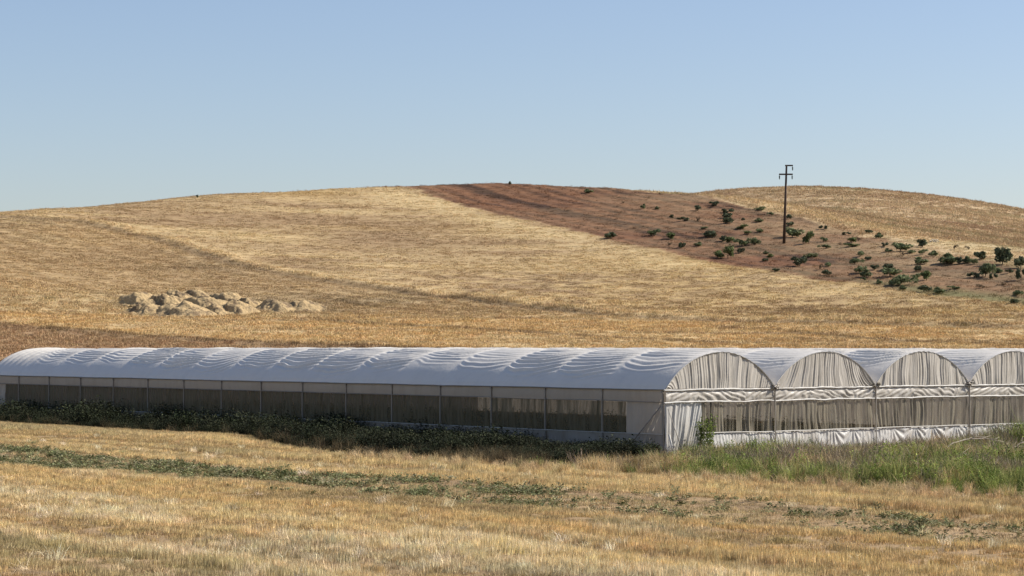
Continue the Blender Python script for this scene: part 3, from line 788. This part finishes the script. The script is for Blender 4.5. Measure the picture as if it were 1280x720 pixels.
scatter('shadow_tinted_weeds', x, y, C_shade, 4, hh * .95, vary(mixc(rgb(.018, .026, .010), rgb(.034, .036, .017), rng.uniform(0, 1, n)), n, .3), 'tall weeds by the greenhouse side, its shadow painted into their dark leaves', 'weeds', tilt=.15, zscale=hh)
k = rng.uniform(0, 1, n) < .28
scatter('shadow_tinted_dry_grass', x[k], y[k], C_dry, 5, rng.uniform(.7, 1.2, k.sum()), vary(rgb(.13, .10, .055), k.sum(), .4), 'dry grass with a painted shadow tint among the weeds by the greenhouse', 'dry grass', tilt=.2, zscale=rng.uniform(.4, 1.2, k.sum()))  # grass tint lowered to carry the same imitated shadow
# weeds in front of the end wall
n = 27000
x, y = near_pts(n, 92, 165, 17); v, u = gcoord(x, y); q = -v; p = -u
k = (p > .35) & (q < 12.2 + (fbm(x / 2.5, y / 2.5, 111, 2) - .5) * 3) & (p < 60)
k &= ~((v < -3.2) & (p < 4.5 - .0 * v) & (q < 11.2)); x, y, q, p, v = x[k], y[k], q[k], p[k], v[k]; n = len(x)
patch = fbm(x / 4, y / 5, 112, 3); zone = sstep(2, 10, q + 3 * (patch - .5))     # 1 near the field edge
r = rng.uniform(0, 1, n)
pg = fbm(x / 5, y / 6, 114, 3); ps = fbm(x / 3.5, y / 4, 115, 3)
isg = r < (.25 + .35 * zone + 2.6 * (pg - .5)); istw = (~isg) & (rng.uniform(0, 1, n) < .62 - .3 * zone - 2.6 * (ps - .5)); isd = ~(isg | istw)
low = np.where(p < 2.5, .6, 1.0) * np.where(q > 10.5, .65, 1) * (1 + .35 * sstep(8, 26, v))
def sub(m, name, col, nv, cols, label, cat, h0, h1):
    m_ = m.sum(); s = rng.uniform(h0, h1, m_) * low[m] * (.45 + 1.6 * patch[m])
    scatter(name, x[m], y[m], col, nv, s * .95, vary(mixc(cols[0], cols[1], np.clip(rng.uniform(-.3, 1.3, m_), 0, 1)), m_, .2), label, cat, .18, zscale=s)
isgg = isg & (rng.uniform(0, 1, n) < .5); isg = isg & ~isgg
sub(isgg, 'green_grass', C_dry, 5, (rgb(.12, .16, .04), rgb(.36, .36, .12)), 'green grass growing among the weeds before the end wall', 'grass', .6, 1.15)
sub(isg, 'end_weeds', C_tall, 5, (rgb(.07, .11, .025), rgb(.27, .33, .07)), 'green knee-high weeds in front of the greenhouse end wall', 'weeds', .45, .95)
sub(istw, 'end_brush', C_twig, 4, (rgb(.15, .125, .085), rgb(.30, .24, .17)), 'grey brown dead brush along the greenhouse end wall', 'brush', .6, 1.15)
sub(isd, 'end_dry_grass', C_dry, 5, (rgb(.36, .26, .12), rgb(.55, .42, .22)), 'dry grass mixed with the weeds before the end wall', 'dry grass', .5, .9)
# straw-coloured fringe between weeds and stubble
x, y = near_pts(10500, 80, 150, 14); v, u = gcoord(x, y); q = -v
k = (np.abs(q - 13.2 - (fbm(x / 3, y / 3, 113, 2) - .5) * 4) < 1.7) & (u < 12) & (rng.uniform(0, 1, len(x)) < .8); x, y = x[k], y[k]; n = len(x)
scatter('fringe_grass', x, y, C_dry, 5, rng.uniform(.6, 1.1, n), vary(mixc(rgb(.50, .37, .19), rgb(.62, .48, .27), rng.uniform(0, 1, n)), n, .2), 'reddish dry grass fringe between weeds and stubble', 'dry grass', .18, zscale=rng.uniform(.35, .8, n))

# crop inside the greenhouse, seen through the net
n = 5200
vv = rng.integers(0, 12, n) * 1.5 + 1.4 + rng.normal(0, .18, n); uu = rng.uniform(1.5, LEN - 2, n)
x, y = g2w(vv, uu); s = rng.uniform(1.0, 1.9, n)
scatter('greenhouse_crop', x, y, C_tall, 5, s * .7, vary(mixc(rgb(.07, .09, .03), rgb(.14, .12, .05), rng.uniform(0, 1, n)), n, .3), 'rows of crop plants dimly seen inside the greenhouse', 'crop', .08, zscale=s)

# ------------------------------------------------------------------ individual plants
def crown_mesh(seed, n=520, lobes=7, flat=.62, leaf=.085):
    r = np.random.default_rng(seed)
    C = np.c_[r.normal(0, .22, lobes), r.normal(0, .22, lobes), r.uniform(.22, .55, lobes) * flat / .62]; Rr = r.uniform(.14, .27, lobes)
    li = r.integers(0, lobes, n); d = r.normal(0, 1, (n, 3)); d /= np.linalg.norm(d, axis=1)[:, None]
    p = C[li] + d * (Rr[li] * r.uniform(.55, 1.08, n))[:, None] * np.array([1, 1, .8]); p[:, 2] = np.maximum(p[:, 2], .02 + .05 * r.uniform(0, 1, n))
    a = r.normal(0, 1, (n, 3)); a /= np.linalg.norm(a, axis=1)[:, None]; b = np.cross(a, d + .4 * r.normal(0, 1, (n, 3))); b /= np.linalg.norm(b, axis=1)[:, None]
    L_ = (leaf * r.uniform(.6, 1.4, n))[:, None]
    V = np.stack([p - a * L_, p + b * L_ * .5, p + a * L_, p - b * L_ * .5], 1).reshape(-1, 3)
    return np_mesh('crown', V, np.arange(4 * n).reshape(-1, 4))
def trunk_mesh(seed):
    r = np.random.default_rng(seed); mb = MB()
    mb.tube([(0, 0, -.12), (.01, 0, .08), (.02, .01, .2)], [.035, .028, .02], 6)
    for i in range(4):
        a = r.uniform(0, 6.28); mb.tube([(.01, 0, .1), (.12 * math.cos(a), .12 * math.sin(a), .26), (.24 * math.cos(a), .24 * math.sin(a), .42)], [.02, .014, .006], 5)
    return mb.mesh('trunk', True)
crowns = [crown_mesh(900 + i, 520, (5, 7, 9, 6, 8)[i % 5]) for i in range(6)]
crowns_pale = [crown_mesh(930 + i, 420, 7) for i in range(2)]; crowns_dry = [crown_mesh(950 + i, 200, 6, leaf=.07) for i in range(2)]
trunks = [trunk_mesh(980 + i) for i in range(3)]
m_shrubd = plant_mat('dark_shrub_leaf', .12, .45, 2.0, (.095, .11, .06))
for i, c_ in enumerate(crowns): c_.materials.append(m_shrubd if i % 2 else m_shrub)
for c_ in crowns_pale: c_.materials.append(m_shrub2)
for c_ in crowns_dry: c_.materials.append(m_shrub3)
for t_ in trunks: t_.materials.append(m_wood)
def shrub(px, py, w, h, kind=0, label=None, group=None, name='shrub', cat='shrub'):
    """px,py centre in the photograph, w,h size in its pixels"""
    X, Y, Z = hit(px, py + h / 2)
    sx = w * Y / F; sz = h * Y / F
    r = bpy.data.objects.new(name, None); sc.collection.objects.link(r); r.location = (X, Y, Z - .03)
    r.rotation_euler = (0, 0, random.uniform(0, 6.28)); s = sx / .86 * 1.02; r.scale = (s, s, sz / .66 * 1.05)
    tag(r, label, cat, group)
    me = random.choice((crowns, crowns_pale, crowns_dry)[kind])
    c = bpy.data.objects.new('crown', me); sc.collection.objects.link(c); c.parent = r
    t = bpy.data.objects.new('trunk', random.choice(trunks)); sc.collection.objects.link(t); t.parent = r
    return r
big = [
 (764, 295, 15, 8, 0, 'dark shrub on the lower edge of the ploughed strip, alone at its upper left'),
 (735, 239, 12, 5, 0, 'flat dark shrub on the hill crest where the ploughed strip meets the sky'),
 (637, 229, 4, 4, 0, 'tiny lone bush on the very top of the hill against the sky'),
 (247, 245.5, 3, 4, 0, 'tiny lone bush on the left shoulder of the hill against the sky'),
 (818, 291, 12, 8, 0, 'round dark shrub right of the lone one at the edge of the ploughed strip'),
 (838, 295, 13, 9, 1, 'grey green shrub with a paler top on the reddish ploughed soil'),
 (889, 293, 16, 8, 0, 'wide dark shrub uphill of the green clump at the field edge'),
 (893, 255, 13, 6, 0, 'flat dark shrub just under the crest, highest of the large ones'),
 (909, 264, 14, 6, 0, 'uppermost of three dark shrubs stacked one above the other'),
 (909, 270, 12, 6, 0, 'middle one of three dark shrubs stacked one above the other'),
 (909, 276, 13, 7, 0, 'lowest of three dark shrubs stacked one above the other'),
 (910, 315, 15, 16, 1, 'tall green bush in the clump on the lower edge of the ploughed strip'),
 (897, 318, 14, 9, 1, 'dull green spreading bush left of the tall green one at the field edge'),
 (914, 300, 13, 8, 1, 'bright green shrub above the tall green bush at the field edge'),
 (927, 303.5, 15, 8, 0, 'slanting dark shrub right of the bright green one'),
 (943, 302, 13, 8, 0, 'dark shrub between the slanting dark shrub and the power pole'),
 (990.6, 291, 17, 12, 0, 'large round shrub right beside the foot of the power pole'),
 (989, 280, 11, 5, 0, 'small dark shrub above the round shrub beside the power pole'),
 (987, 271, 8, 5, 0, 'highest small shrub just right of the power pole'),
 (1011, 297.4, 12, 14, 1, 'upright feathery shrub to the right of the power pole'),
 (999, 327, 19, 12, 0, 'dark bush downhill of the power pole near the straw field'),
 (1064.6, 300, 13, 7, 1, 'light green shrub amid dry grass right of the power pole'),
 (1067, 306.5, 16, 4, 1, 'low flat green patch shrub under the light green shrub'),
 (1098, 294.3, 12, 7, 0, 'compact dark shrub near the upper edge of the ploughed strip'),
 (1126, 309, 18, 10, 0, 'large rounded dark bush in the upper middle of the shrubby strip'),
 (1083, 342, 16, 10, 0, 'green bush at the lower middle of the strip with a dark one leaning over it'),
 (1075, 337, 12, 8, 0, 'dark left neighbour touching the green bush low in the strip'),
 (1093, 334, 11, 6, 0, 'slanting dark bush touching the green bush from the upper right'),
 (1112.5, 340, 19, 10, 0, 'broad grey green bush above the largest bush of the lower edge'),
 (1111, 333.5, 13, 6, 0, 'dark bush crowning the broad grey green bush'),
 (1125, 350, 22, 15, 0, 'largest leafy bush on the lower edge of the shrubby strip'),
 (1153, 304.5, 12, 9, 0, 'bush nearest below the pale stone heap'),
 (1166, 316.7, 14, 7, 0, 'dark double-topped shrub right below the pale stone heap'),
 (1150.6, 325.8, 18, 9, 0, 'wide dark bush in the middle of the shrubby strip'),
 (1184, 324, 25, 13, 0, 'widest bush of the upper row on the right, grey green'),
 (1210, 325, 13, 9, 0, 'bush in the gap between the widest bush and the dark dome'),
 (1226, 319.7, 18, 10, 0, 'smooth dark dome shaped bush in the upper right row'),
 (1232, 337, 16, 18, 0, 'tall bush beneath the dark dome shaped bush'),
 (1253, 321, 21, 19, 0, 'tallest two-lobed tree-like bush in the upper right row'),
 (1276, 329, 15, 14, 0, 'upper of two bushes cut by the right edge of the photo'),
 (1276, 343, 13, 13, 0, 'lower of two bushes cut by the right edge of the photo'),
 (1158, 345, 15, 12, 1, 'light green bush on the slope above the lowest dark pair'),
 (1155, 361, 15, 8, 0, 'left one of the lowest dark pair touching the straw field'),
 (1173, 363, 15, 8, 0, 'right one of the lowest dark pair touching the straw field'),
 (1271, 366, 10, 8, 0, 'lone dark shrub low at the far right by the straw field')]
for s_ in big: shrub(*s_)
def short(lab): return lab
LM = [((764,295),'the lone shrub at the upper left of the ploughed edge'),((735,239),'the flat crest shrub'),((818,291),'the round dark shrub near the ploughed edge'),((838,295),'the grey green shrub'),
      ((889,293),'the wide dark shrub above the green clump'),((893,255),'the flat shrub under the crest'),((909,270),'the three stacked shrubs'),((910,315),'the tall green bush'),
      ((927,303.5),'the slanting dark shrub'),((943,302),'the shrub next to the slanting one'),((981,300),'the power pole'),((1011,297.4),'the upright feathery shrub'),((999,327),'the dark bush downhill of the pole'),
      ((1064.6,300),'the light green shrub'),((1098,294.3),'the compact dark shrub'),((1126,309),'the large rounded bush'),((1083,342),'the low green bush'),((1112.5,340),'the broad grey green bush'),
      ((1125,350),'the largest bush of the lower edge'),((1153,304.5),'the bush below the pale stones'),((1166,316.7),'the double-topped shrub'),((1150.6,325.8),'the wide bush in mid strip'),
      ((1184,324),'the widest upper bush'),((1226,319.7),'the dark dome bush'),((1232,337),'the tall bush under the dome'),((1253,321),'the tallest two-lobed bush'),((1158,345),'the light green bush above the lowest pair'),
      ((1173,363),'the lowest dark pair'),((1271,366),'the lone shrub at the far right'),((637,229),'the tiny bush on the hilltop')]
used_labels = set()
def small_label(px, py, w, h, kind):
    kindw = ('dark shrub', 'pale green shrub', 'dry brown scrub')[kind]
    sizew = 'tiny' if w < 7 else ('small' if w < 10.5 else 'low wide')
    for (lx, ly), nm in sorted(LM, key=lambda q_: math.hypot(q_[0][0] - px, (q_[0][1] - py) * 1.6)):
        dx, dy = px - lx, (py - ly) * 1.6
        if abs(dy) < .45 * abs(dx): d = 'right of' if dx > 0 else 'left of'
        elif abs(dx) < .45 * abs(dy): d = 'below' if dy > 0 else 'above'
        else: d = ('below and ' if dy > 0 else 'above and ') + ('right of' if dx > 0 else 'left of')
        lab = f'{sizew} {kindw} {d} {nm}'
        if lab not in used_labels: used_labels.add(lab); return lab
def smalls(items, kindf, group):
    for i, a in enumerate(items):
        k_ = kindf(i, a); shrub(*a, k_, small_label(*a, k_), group)
small = [(852,307,11,7),(837,304.6,5,5),(873,305,11,5),(804,258,7,6),(821,260,6,4),(839,270.5,6,4),(855,274,13,5),(872.6,274,5,6),(879.6,285,9,3),(872.6,260,8,6),(779,253,3,3),(825,242,3,3)]
small2 = [(929.5,274,5,3),(948,275,12,5),(951,261,10,5),(964,267,6,4),(929,283.6,13,5),(935.6,291,11,4),(950,288,10,5),(903.5,299,9,7),(925.7,313.4,12,6),(957,315.7,8,4),(964,320,10,5),(957,325,8,4),(969,338,10,4)]
small3 = [(1030,284.4,9,5),(1030,299.4,7,6),(1033,307.8,11,5),(1049,305,5,3),(1057,292,9,4),(1073,299,5,5),(1085.4,289.7,10,4),(1106,306,8,5),(1110,312.6,10,5),(1129,317,6,4),(1139,314.7,11,5),(1075.7,316.8,11,7),(1085.4,323,9,4),(1068,326.5,12,8),(1015,319.6,14,5),(1034.7,330.7,11,6),(1025,334,5,8),(1032.6,341,10,7)]
small4 = [(1148,336,9,7),(1115,353,10,6),(1128,359.5,10,6),(1098.6,352,8,6),(1080.5,348.7,5,4),(1153,315,9,6),(1199.5,326.6,9,8),(1218,327,8,6),(1218,344,12,7),(1240.7,345.7,9,7),(1249,338,12,6),(1262,339,12,4),(1193,359.5,12,4),(1227.7,358,10,5),(1253,355.6,13,3),(1267,377,11,5),(1193,309,7,6),(1211,310,7,5),(1146,345,9,6)]
smalls(small, lambda i, a: 2 if a[2] < 6 else 0, 'small scrub left of the power pole')
smalls(small2, lambda i, a: 1 if i in (4, 5, 10) else 0, 'small shrubs between the stacked three and the pole')
smalls(small3, lambda i, a: 2 if a[2] < 7 else 0, 'small shrubs right of the power pole')
smalls(small4, lambda i, a: 2 if i in (13, 14, 16, 17) else 0, 'small shrubs among the big bushes at right')

# weeds standing out beside the greenhouse
def plant_at(name, v, u, me, m, scale, label, cat):
    X, Y = g2w(v, u); Z = float(height(np.array([X]), np.array([Y]))[0])
    o = new_obj(name, me, None, m); o.location = (X, Y, Z - .02); o.scale = scale; o.rotation_euler = (0, 0, 1.0)
    return tag(o, label, cat)
m_bright = plant_mat('bright_weed', .3, .35, 2, (.15, .19, .05)); m_dk = plant_mat('shadow_black_bush_leaf', .1, .4, 2, (.022, .03, .012)); m_straw = plant_mat('straw_tuft', .25, .3, 3, (.62, .47, .25))  # bush leaf colour is near black to stand in for shadow
plant_at('tall_weed', 1.9, -1.2, leafy(1500, .75, 1.0, .09, 70, 34, .008, .4, .17), m_bright, (1.25, 1.25, 2.3), 'tall green weed climbing against the white film beside the corner post', 'weed')
X, Y, Z = hit(778, 580); o = new_obj('round_bush', crown_mesh(77, 1400, 8, leaf=.06), None, m_dk); o.location = (X, Y, Z - .05); o.scale = (2.6, 2.6, 1.7)
tag(o, 'round bush with shadow painted into its almost black leaves, in front of the greenhouse near its corner', 'bush')
X, Y, Z = hit(747, 592); o = new_obj('grass_clump', blade_patch(420, .8, .5, 1.15, .012, .026, .30, 78, True), None, m_straw); o.location = (X, Y, Z); o.scale = (1.2, 1.0, 1.0)
tag(o, 'tall pale dry grass clump catching the sun beside the dark round bush', 'dry grass')
X, Y, Z = hit(476, 575); o = new_obj('dead_bush', twiggy(160, 1.0, 1.0, 79), None, plant_mat('dull_twigs', .1, .3, 3, (.28, .21, .14))); o.location = (X, Y + 4, Z - .3); o.scale = (1.7, 1.7, 1.0)
tag(o, 'dull brown dead bush in the shade in the middle of the long side', 'dead bush')

def branch(pts, r0, label, name='fallen_branch', seed=0, n_side=5):
    """pts: (px, py, depth) triples along the branch"""
    r = np.random.default_rng(seed); P = []
    for px, py, D in pts:
        kx, kz = ray(px, py); P.append((kx * D, D, CAM_Z + kz * D))
    P = np.array(P); t = np.linspace(0, 1, len(P)); tt = np.linspace(0, 1, 16)
    Q = np.stack([np.interp(tt, t, P[:, i]) for i in range(3)], 1) + r.normal(0, .02, (16, 3))
    mb = MB(); mb.tube(Q, r0 * (1 - .75 * tt), 6)
    for k in range(n_side):
        i = r.integers(4, 14); d = r.normal(0, 1, 3); d[2] = abs(d[2]) * .5; d += (Q[min(i + 1, 15)] - Q[i]) * 4; d /= np.linalg.norm(d)
        l = r.uniform(.4, 1.1); mb.tube([Q[i], Q[i] + d * l * .5 + r.normal(0, .05, 3), Q[i] + d * l], [r0 * .5, r0 * .35, r0 * .15], 5)
    return tag(new_obj(name, mb.mesh(name, True), None, m_deadwood), label, 'branch')
branch([(1178, 566, 121), (1190, 554, 121.3), (1210, 549, 122), (1232, 548, 122.5), (1255, 552, 123)], .045, 'long bleached branch arching over the brush near the right edge', seed=1)
branch([(1187, 580, 113), (1196, 572, 113.2), (1204, 567, 113.5), (1211, 568, 114)], .03, 'short pale bent branch poking from the weeds below the long one', seed=2, n_side=2)
branch([(1142, 580, 118), (1160, 574, 118.4), (1182, 573, 118.6), (1198, 575, 119)], .025, 'thin grey branch lying in the brush left of the short pale one', seed=3)
branch([(955, 574, 125), (985, 566, 126), (1010, 567, 127), (1036, 572, 127)], .03, 'thin dark branch lying along the skirt below the second arch', seed=4, n_side=3)
branch([(1245, 575, 119), (1260, 562, 119.5), (1276, 554, 120), (1290, 550, 121)], .03, 'grey twig rising towards the right edge of the photo', seed=5)

# ------------------------------------------------------------------ earth heaps on the left
m_heap, nt, b = mat('dumped_earth', .95)
geo = N(nt, 'ShaderNodeNewGeometry'); tcn = N(nt, 'ShaderNodeTexCoord')
n1 = noise_node(nt, .55, geo.outputs['Position'], 5, .65); n2 = noise_node(nt, 4.0, geo.outputs['Position'], 4, .7)
c1 = mixrgb(nt, maprange(nt, n1.outputs[0], .50, .58, 0, 1), (.50, .36, .185), (.20, .14, .08))
L(nt, mixrgb(nt, maprange(nt, n2.outputs[0], .35, .7, 0, .5), c1, (.30, .23, .14)), b.inputs['Base Color'])
bp = N(nt, 'ShaderNodeBump'); bp.inputs['Strength'].default_value = .9; bp.inputs['Distance'].default_value = .25
L(nt, n2.outputs[0], bp.inputs['Height']); L(nt, bp.outputs[0], b.inputs['Normal'])
def heap(x0, x1, ytop, ybase, label, seed):
    X, Y, Z = hit((x0 + x1) / 2, ybase); w = (x1 - x0) * Y / F; h = (ybase - ytop) * Y / F * .84
    n = 72; g = np.linspace(-1, 1, n); A, B = np.meshgrid(g, g)
    r = np.random.default_rng(seed); ox, oy = r.uniform(0, 50, 2)
    rad = np.hypot(A, B) * (1 + .75 * (fbm(A * 1.7 + ox, B * 1.7 + oy, seed, 3) - .5))
    prof = np.clip(1 - rad, 0, 1)
    z = prof ** .6 * (1 + 1.1 * (fbm(A * 2.2 + ox, B * 2.2 + oy, seed + 1, 4) - .5))
    cut = .80 * A + .62 * B + .55 * (fbm(B * 2.4 + ox, A * 2.4, seed + 3, 3) - .5) + .22
    z = z * (.15 + .85 * sstep(-.36, .04, cut)) * (1 - .25 * sstep(.2, 1, A))          # slumped, steep left face
    rough = fbm(A * 5 + ox, B * 5, seed + 2, 5) - .5
    z = z + (.30 + .30 * sstep(.1, -.3, cut)) * rough * sstep(0, .3, prof)
    z = z / max(z.max(), .1) * h - .12 * sstep(.25, 0, prof)
    V = np.stack([(A * w * .78).ravel(), (B * w * .66).ravel(), z.ravel()], 1)
    wx = X + V[:, 0]; wy = Y + w * .3 + V[:, 1]
    V[:, 2] += height(wx, wy) - Z
    me = np_mesh('earth_heap', V, grid_faces(n, n), True)
    o = new_obj('earth_heap', me, None, m_heap); o.location = (X, Y + w * .3, Z)
    return tag(o, label, 'earth heap')
heap(200, 236, 360, 376, 'highest heap at the back of the dumped earth, left of its twin', 1)
heap(222, 262, 359, 376, 'highest heap at the back of the dumped earth, right of its twin', 2)
heap(262, 302, 363, 379, 'flat-topped back heap right of the two highest heaps', 3)
heap(150, 192, 365, 382, 'leftmost dark-faced heap of the dumped earth', 4)
heap(186, 226, 366, 384, 'pale heap behind the big dark-faced front heap', 5)
heap(228, 272, 369, 385, 'pale middle heap in the centre of the dumped earth', 6)
heap(292, 326, 370, 386, 'pale heap next to the gap on the right of the main pile', 7)
heap(160, 198, 376, 392, 'front heap with a dark left side, nearest to the lower left corner of the pile', 8)
heap(192, 254, 374, 395, 'biggest front heap with rough dark clods on its left face', 9)
heap(246, 286, 377, 393, 'front heap just right of the biggest one', 10)
heap(268, 312, 373, 393, 'smooth straw coloured front heap at the right of the main pile', 11)
heap(318, 366, 373, 389, 'dark-faced heap standing apart to the right of the pile', 12)
heap(352, 396, 374, 388, 'rightmost smooth pale heap tapering into the field', 13)

# pale stone heap near the ploughed strip
X, Y, Z = hit(1169, 303); sp = bpy.data.objects.new('stone_heap', None); sc.collection.objects.link(sp); sp.location = (X, Y, Z)
tag(sp, 'small heap of pale stones on the dry slope above the shrubs', 'stone heap')
m_stone, nt, b = mat('pale_stone'); nz = noise_node(nt, 3); L(nt, mixrgb(nt, nz.outputs[0], (.45, .40, .32), (.72, .68, .58)), b.inputs['Base Color'])
for i in range(7):
    r = np.random.default_rng(i); t = np.array([(a, b_, c_) for a in (-1, 0, 1) for b_ in (-1, 0, 1) for c_ in (-1, 0, 1) if (a, b_, c_) != (0, 0, 0)], float)
    t /= np.linalg.norm(t, axis=1)[:, None] ** .7; t *= r.uniform(.8, 1.15, (26, 1))
    import bmesh
    bm = bmesh.new(); [bm.verts.new(p) for p in t]; bmesh.ops.convex_hull(bm, input=bm.verts); me = bpy.data.meshes.new('stone'); bm.to_mesh(me); bm.free()
    o = new_obj('stone', me, sp, m_stone); s = r.uniform(.10, .22); o.scale = (s, s, s * .9); o.location = (-.65 + i * .2, r.uniform(-.2, .2), .12 + .22 * (i % 2))

# ------------------------------------------------------------------ power pole
X, Y, Z = hit(980, 304)
H = 98 * Y / F
pole = bpy.data.objects.new('power_pole', None); sc.collection.objects.link(pole); pole.location = (X, Y, Z - .1)
tag(pole, 'dark power pole with two crossarms standing on the shrubby hillside', 'power pole')
m_pole, nt, b = mat('tarred_pole', .7); tcn = N(nt, 'ShaderNodeTexCoord'); nz = noise_node(nt, 2, mapping(nt, tcn.outputs['Object'], (3, 3, .4)))
L(nt, mixrgb(nt, nz.outputs[0], (.035, .022, .016), (.11, .075, .055)), b.inputs['Base Color'])
m_ins, nt, b = mat('insulator', .3); b.inputs['Base Color'].default_value = (.03, .05, .045, 1)
k = Y / F
lean = 3.4 * k
mb = MB(); mb.tube([(0, 0, 0), (lean * .5, 0, H * .5), (lean, 0, H)], [.25, .20, .15], 10); new_obj('shaft', mb.mesh('shaft', True), pole, m_pole)
mb = MB(); mb.box((lean - 1.8 * k, -.08, H - .11), (lean + 8.0 * k, .08, H + .11)); new_obj('crossarm', mb.mesh('crossarm'), pole, m_pole)
zl = H - 11 * k; lx = lean * .88
mb = MB(); mb.box((lx - 9.0 * k, -.08, zl - .12), (lx + 8.2 * k, .08, zl + .12)); new_obj('crossarm', mb.mesh('crossarm'), pole, m_pole)
def insul(x, z):
    mb = MB(); mb.tube([(x, 0, z), (x, 0, z - .12), (x, 0, z - .16), (x, 0, z - .25), (x, 0, z - .28), (x, 0, z - .40), (x, 0, z - .44), (x, 0, z - .56), (x, 0, z - .60), (x, 0, z - .75)],
                       [.03, .03, .11, .12, .06, .12, .06, .12, .05, .03], 8)
    new_obj('insulator', mb.mesh('insulator', True), pole, m_ins)
insul(lean + 7.6 * k, H - .1); insul(lx - 8.4 * k, zl - .1); insul(lx + 7.4 * k, zl - .1)
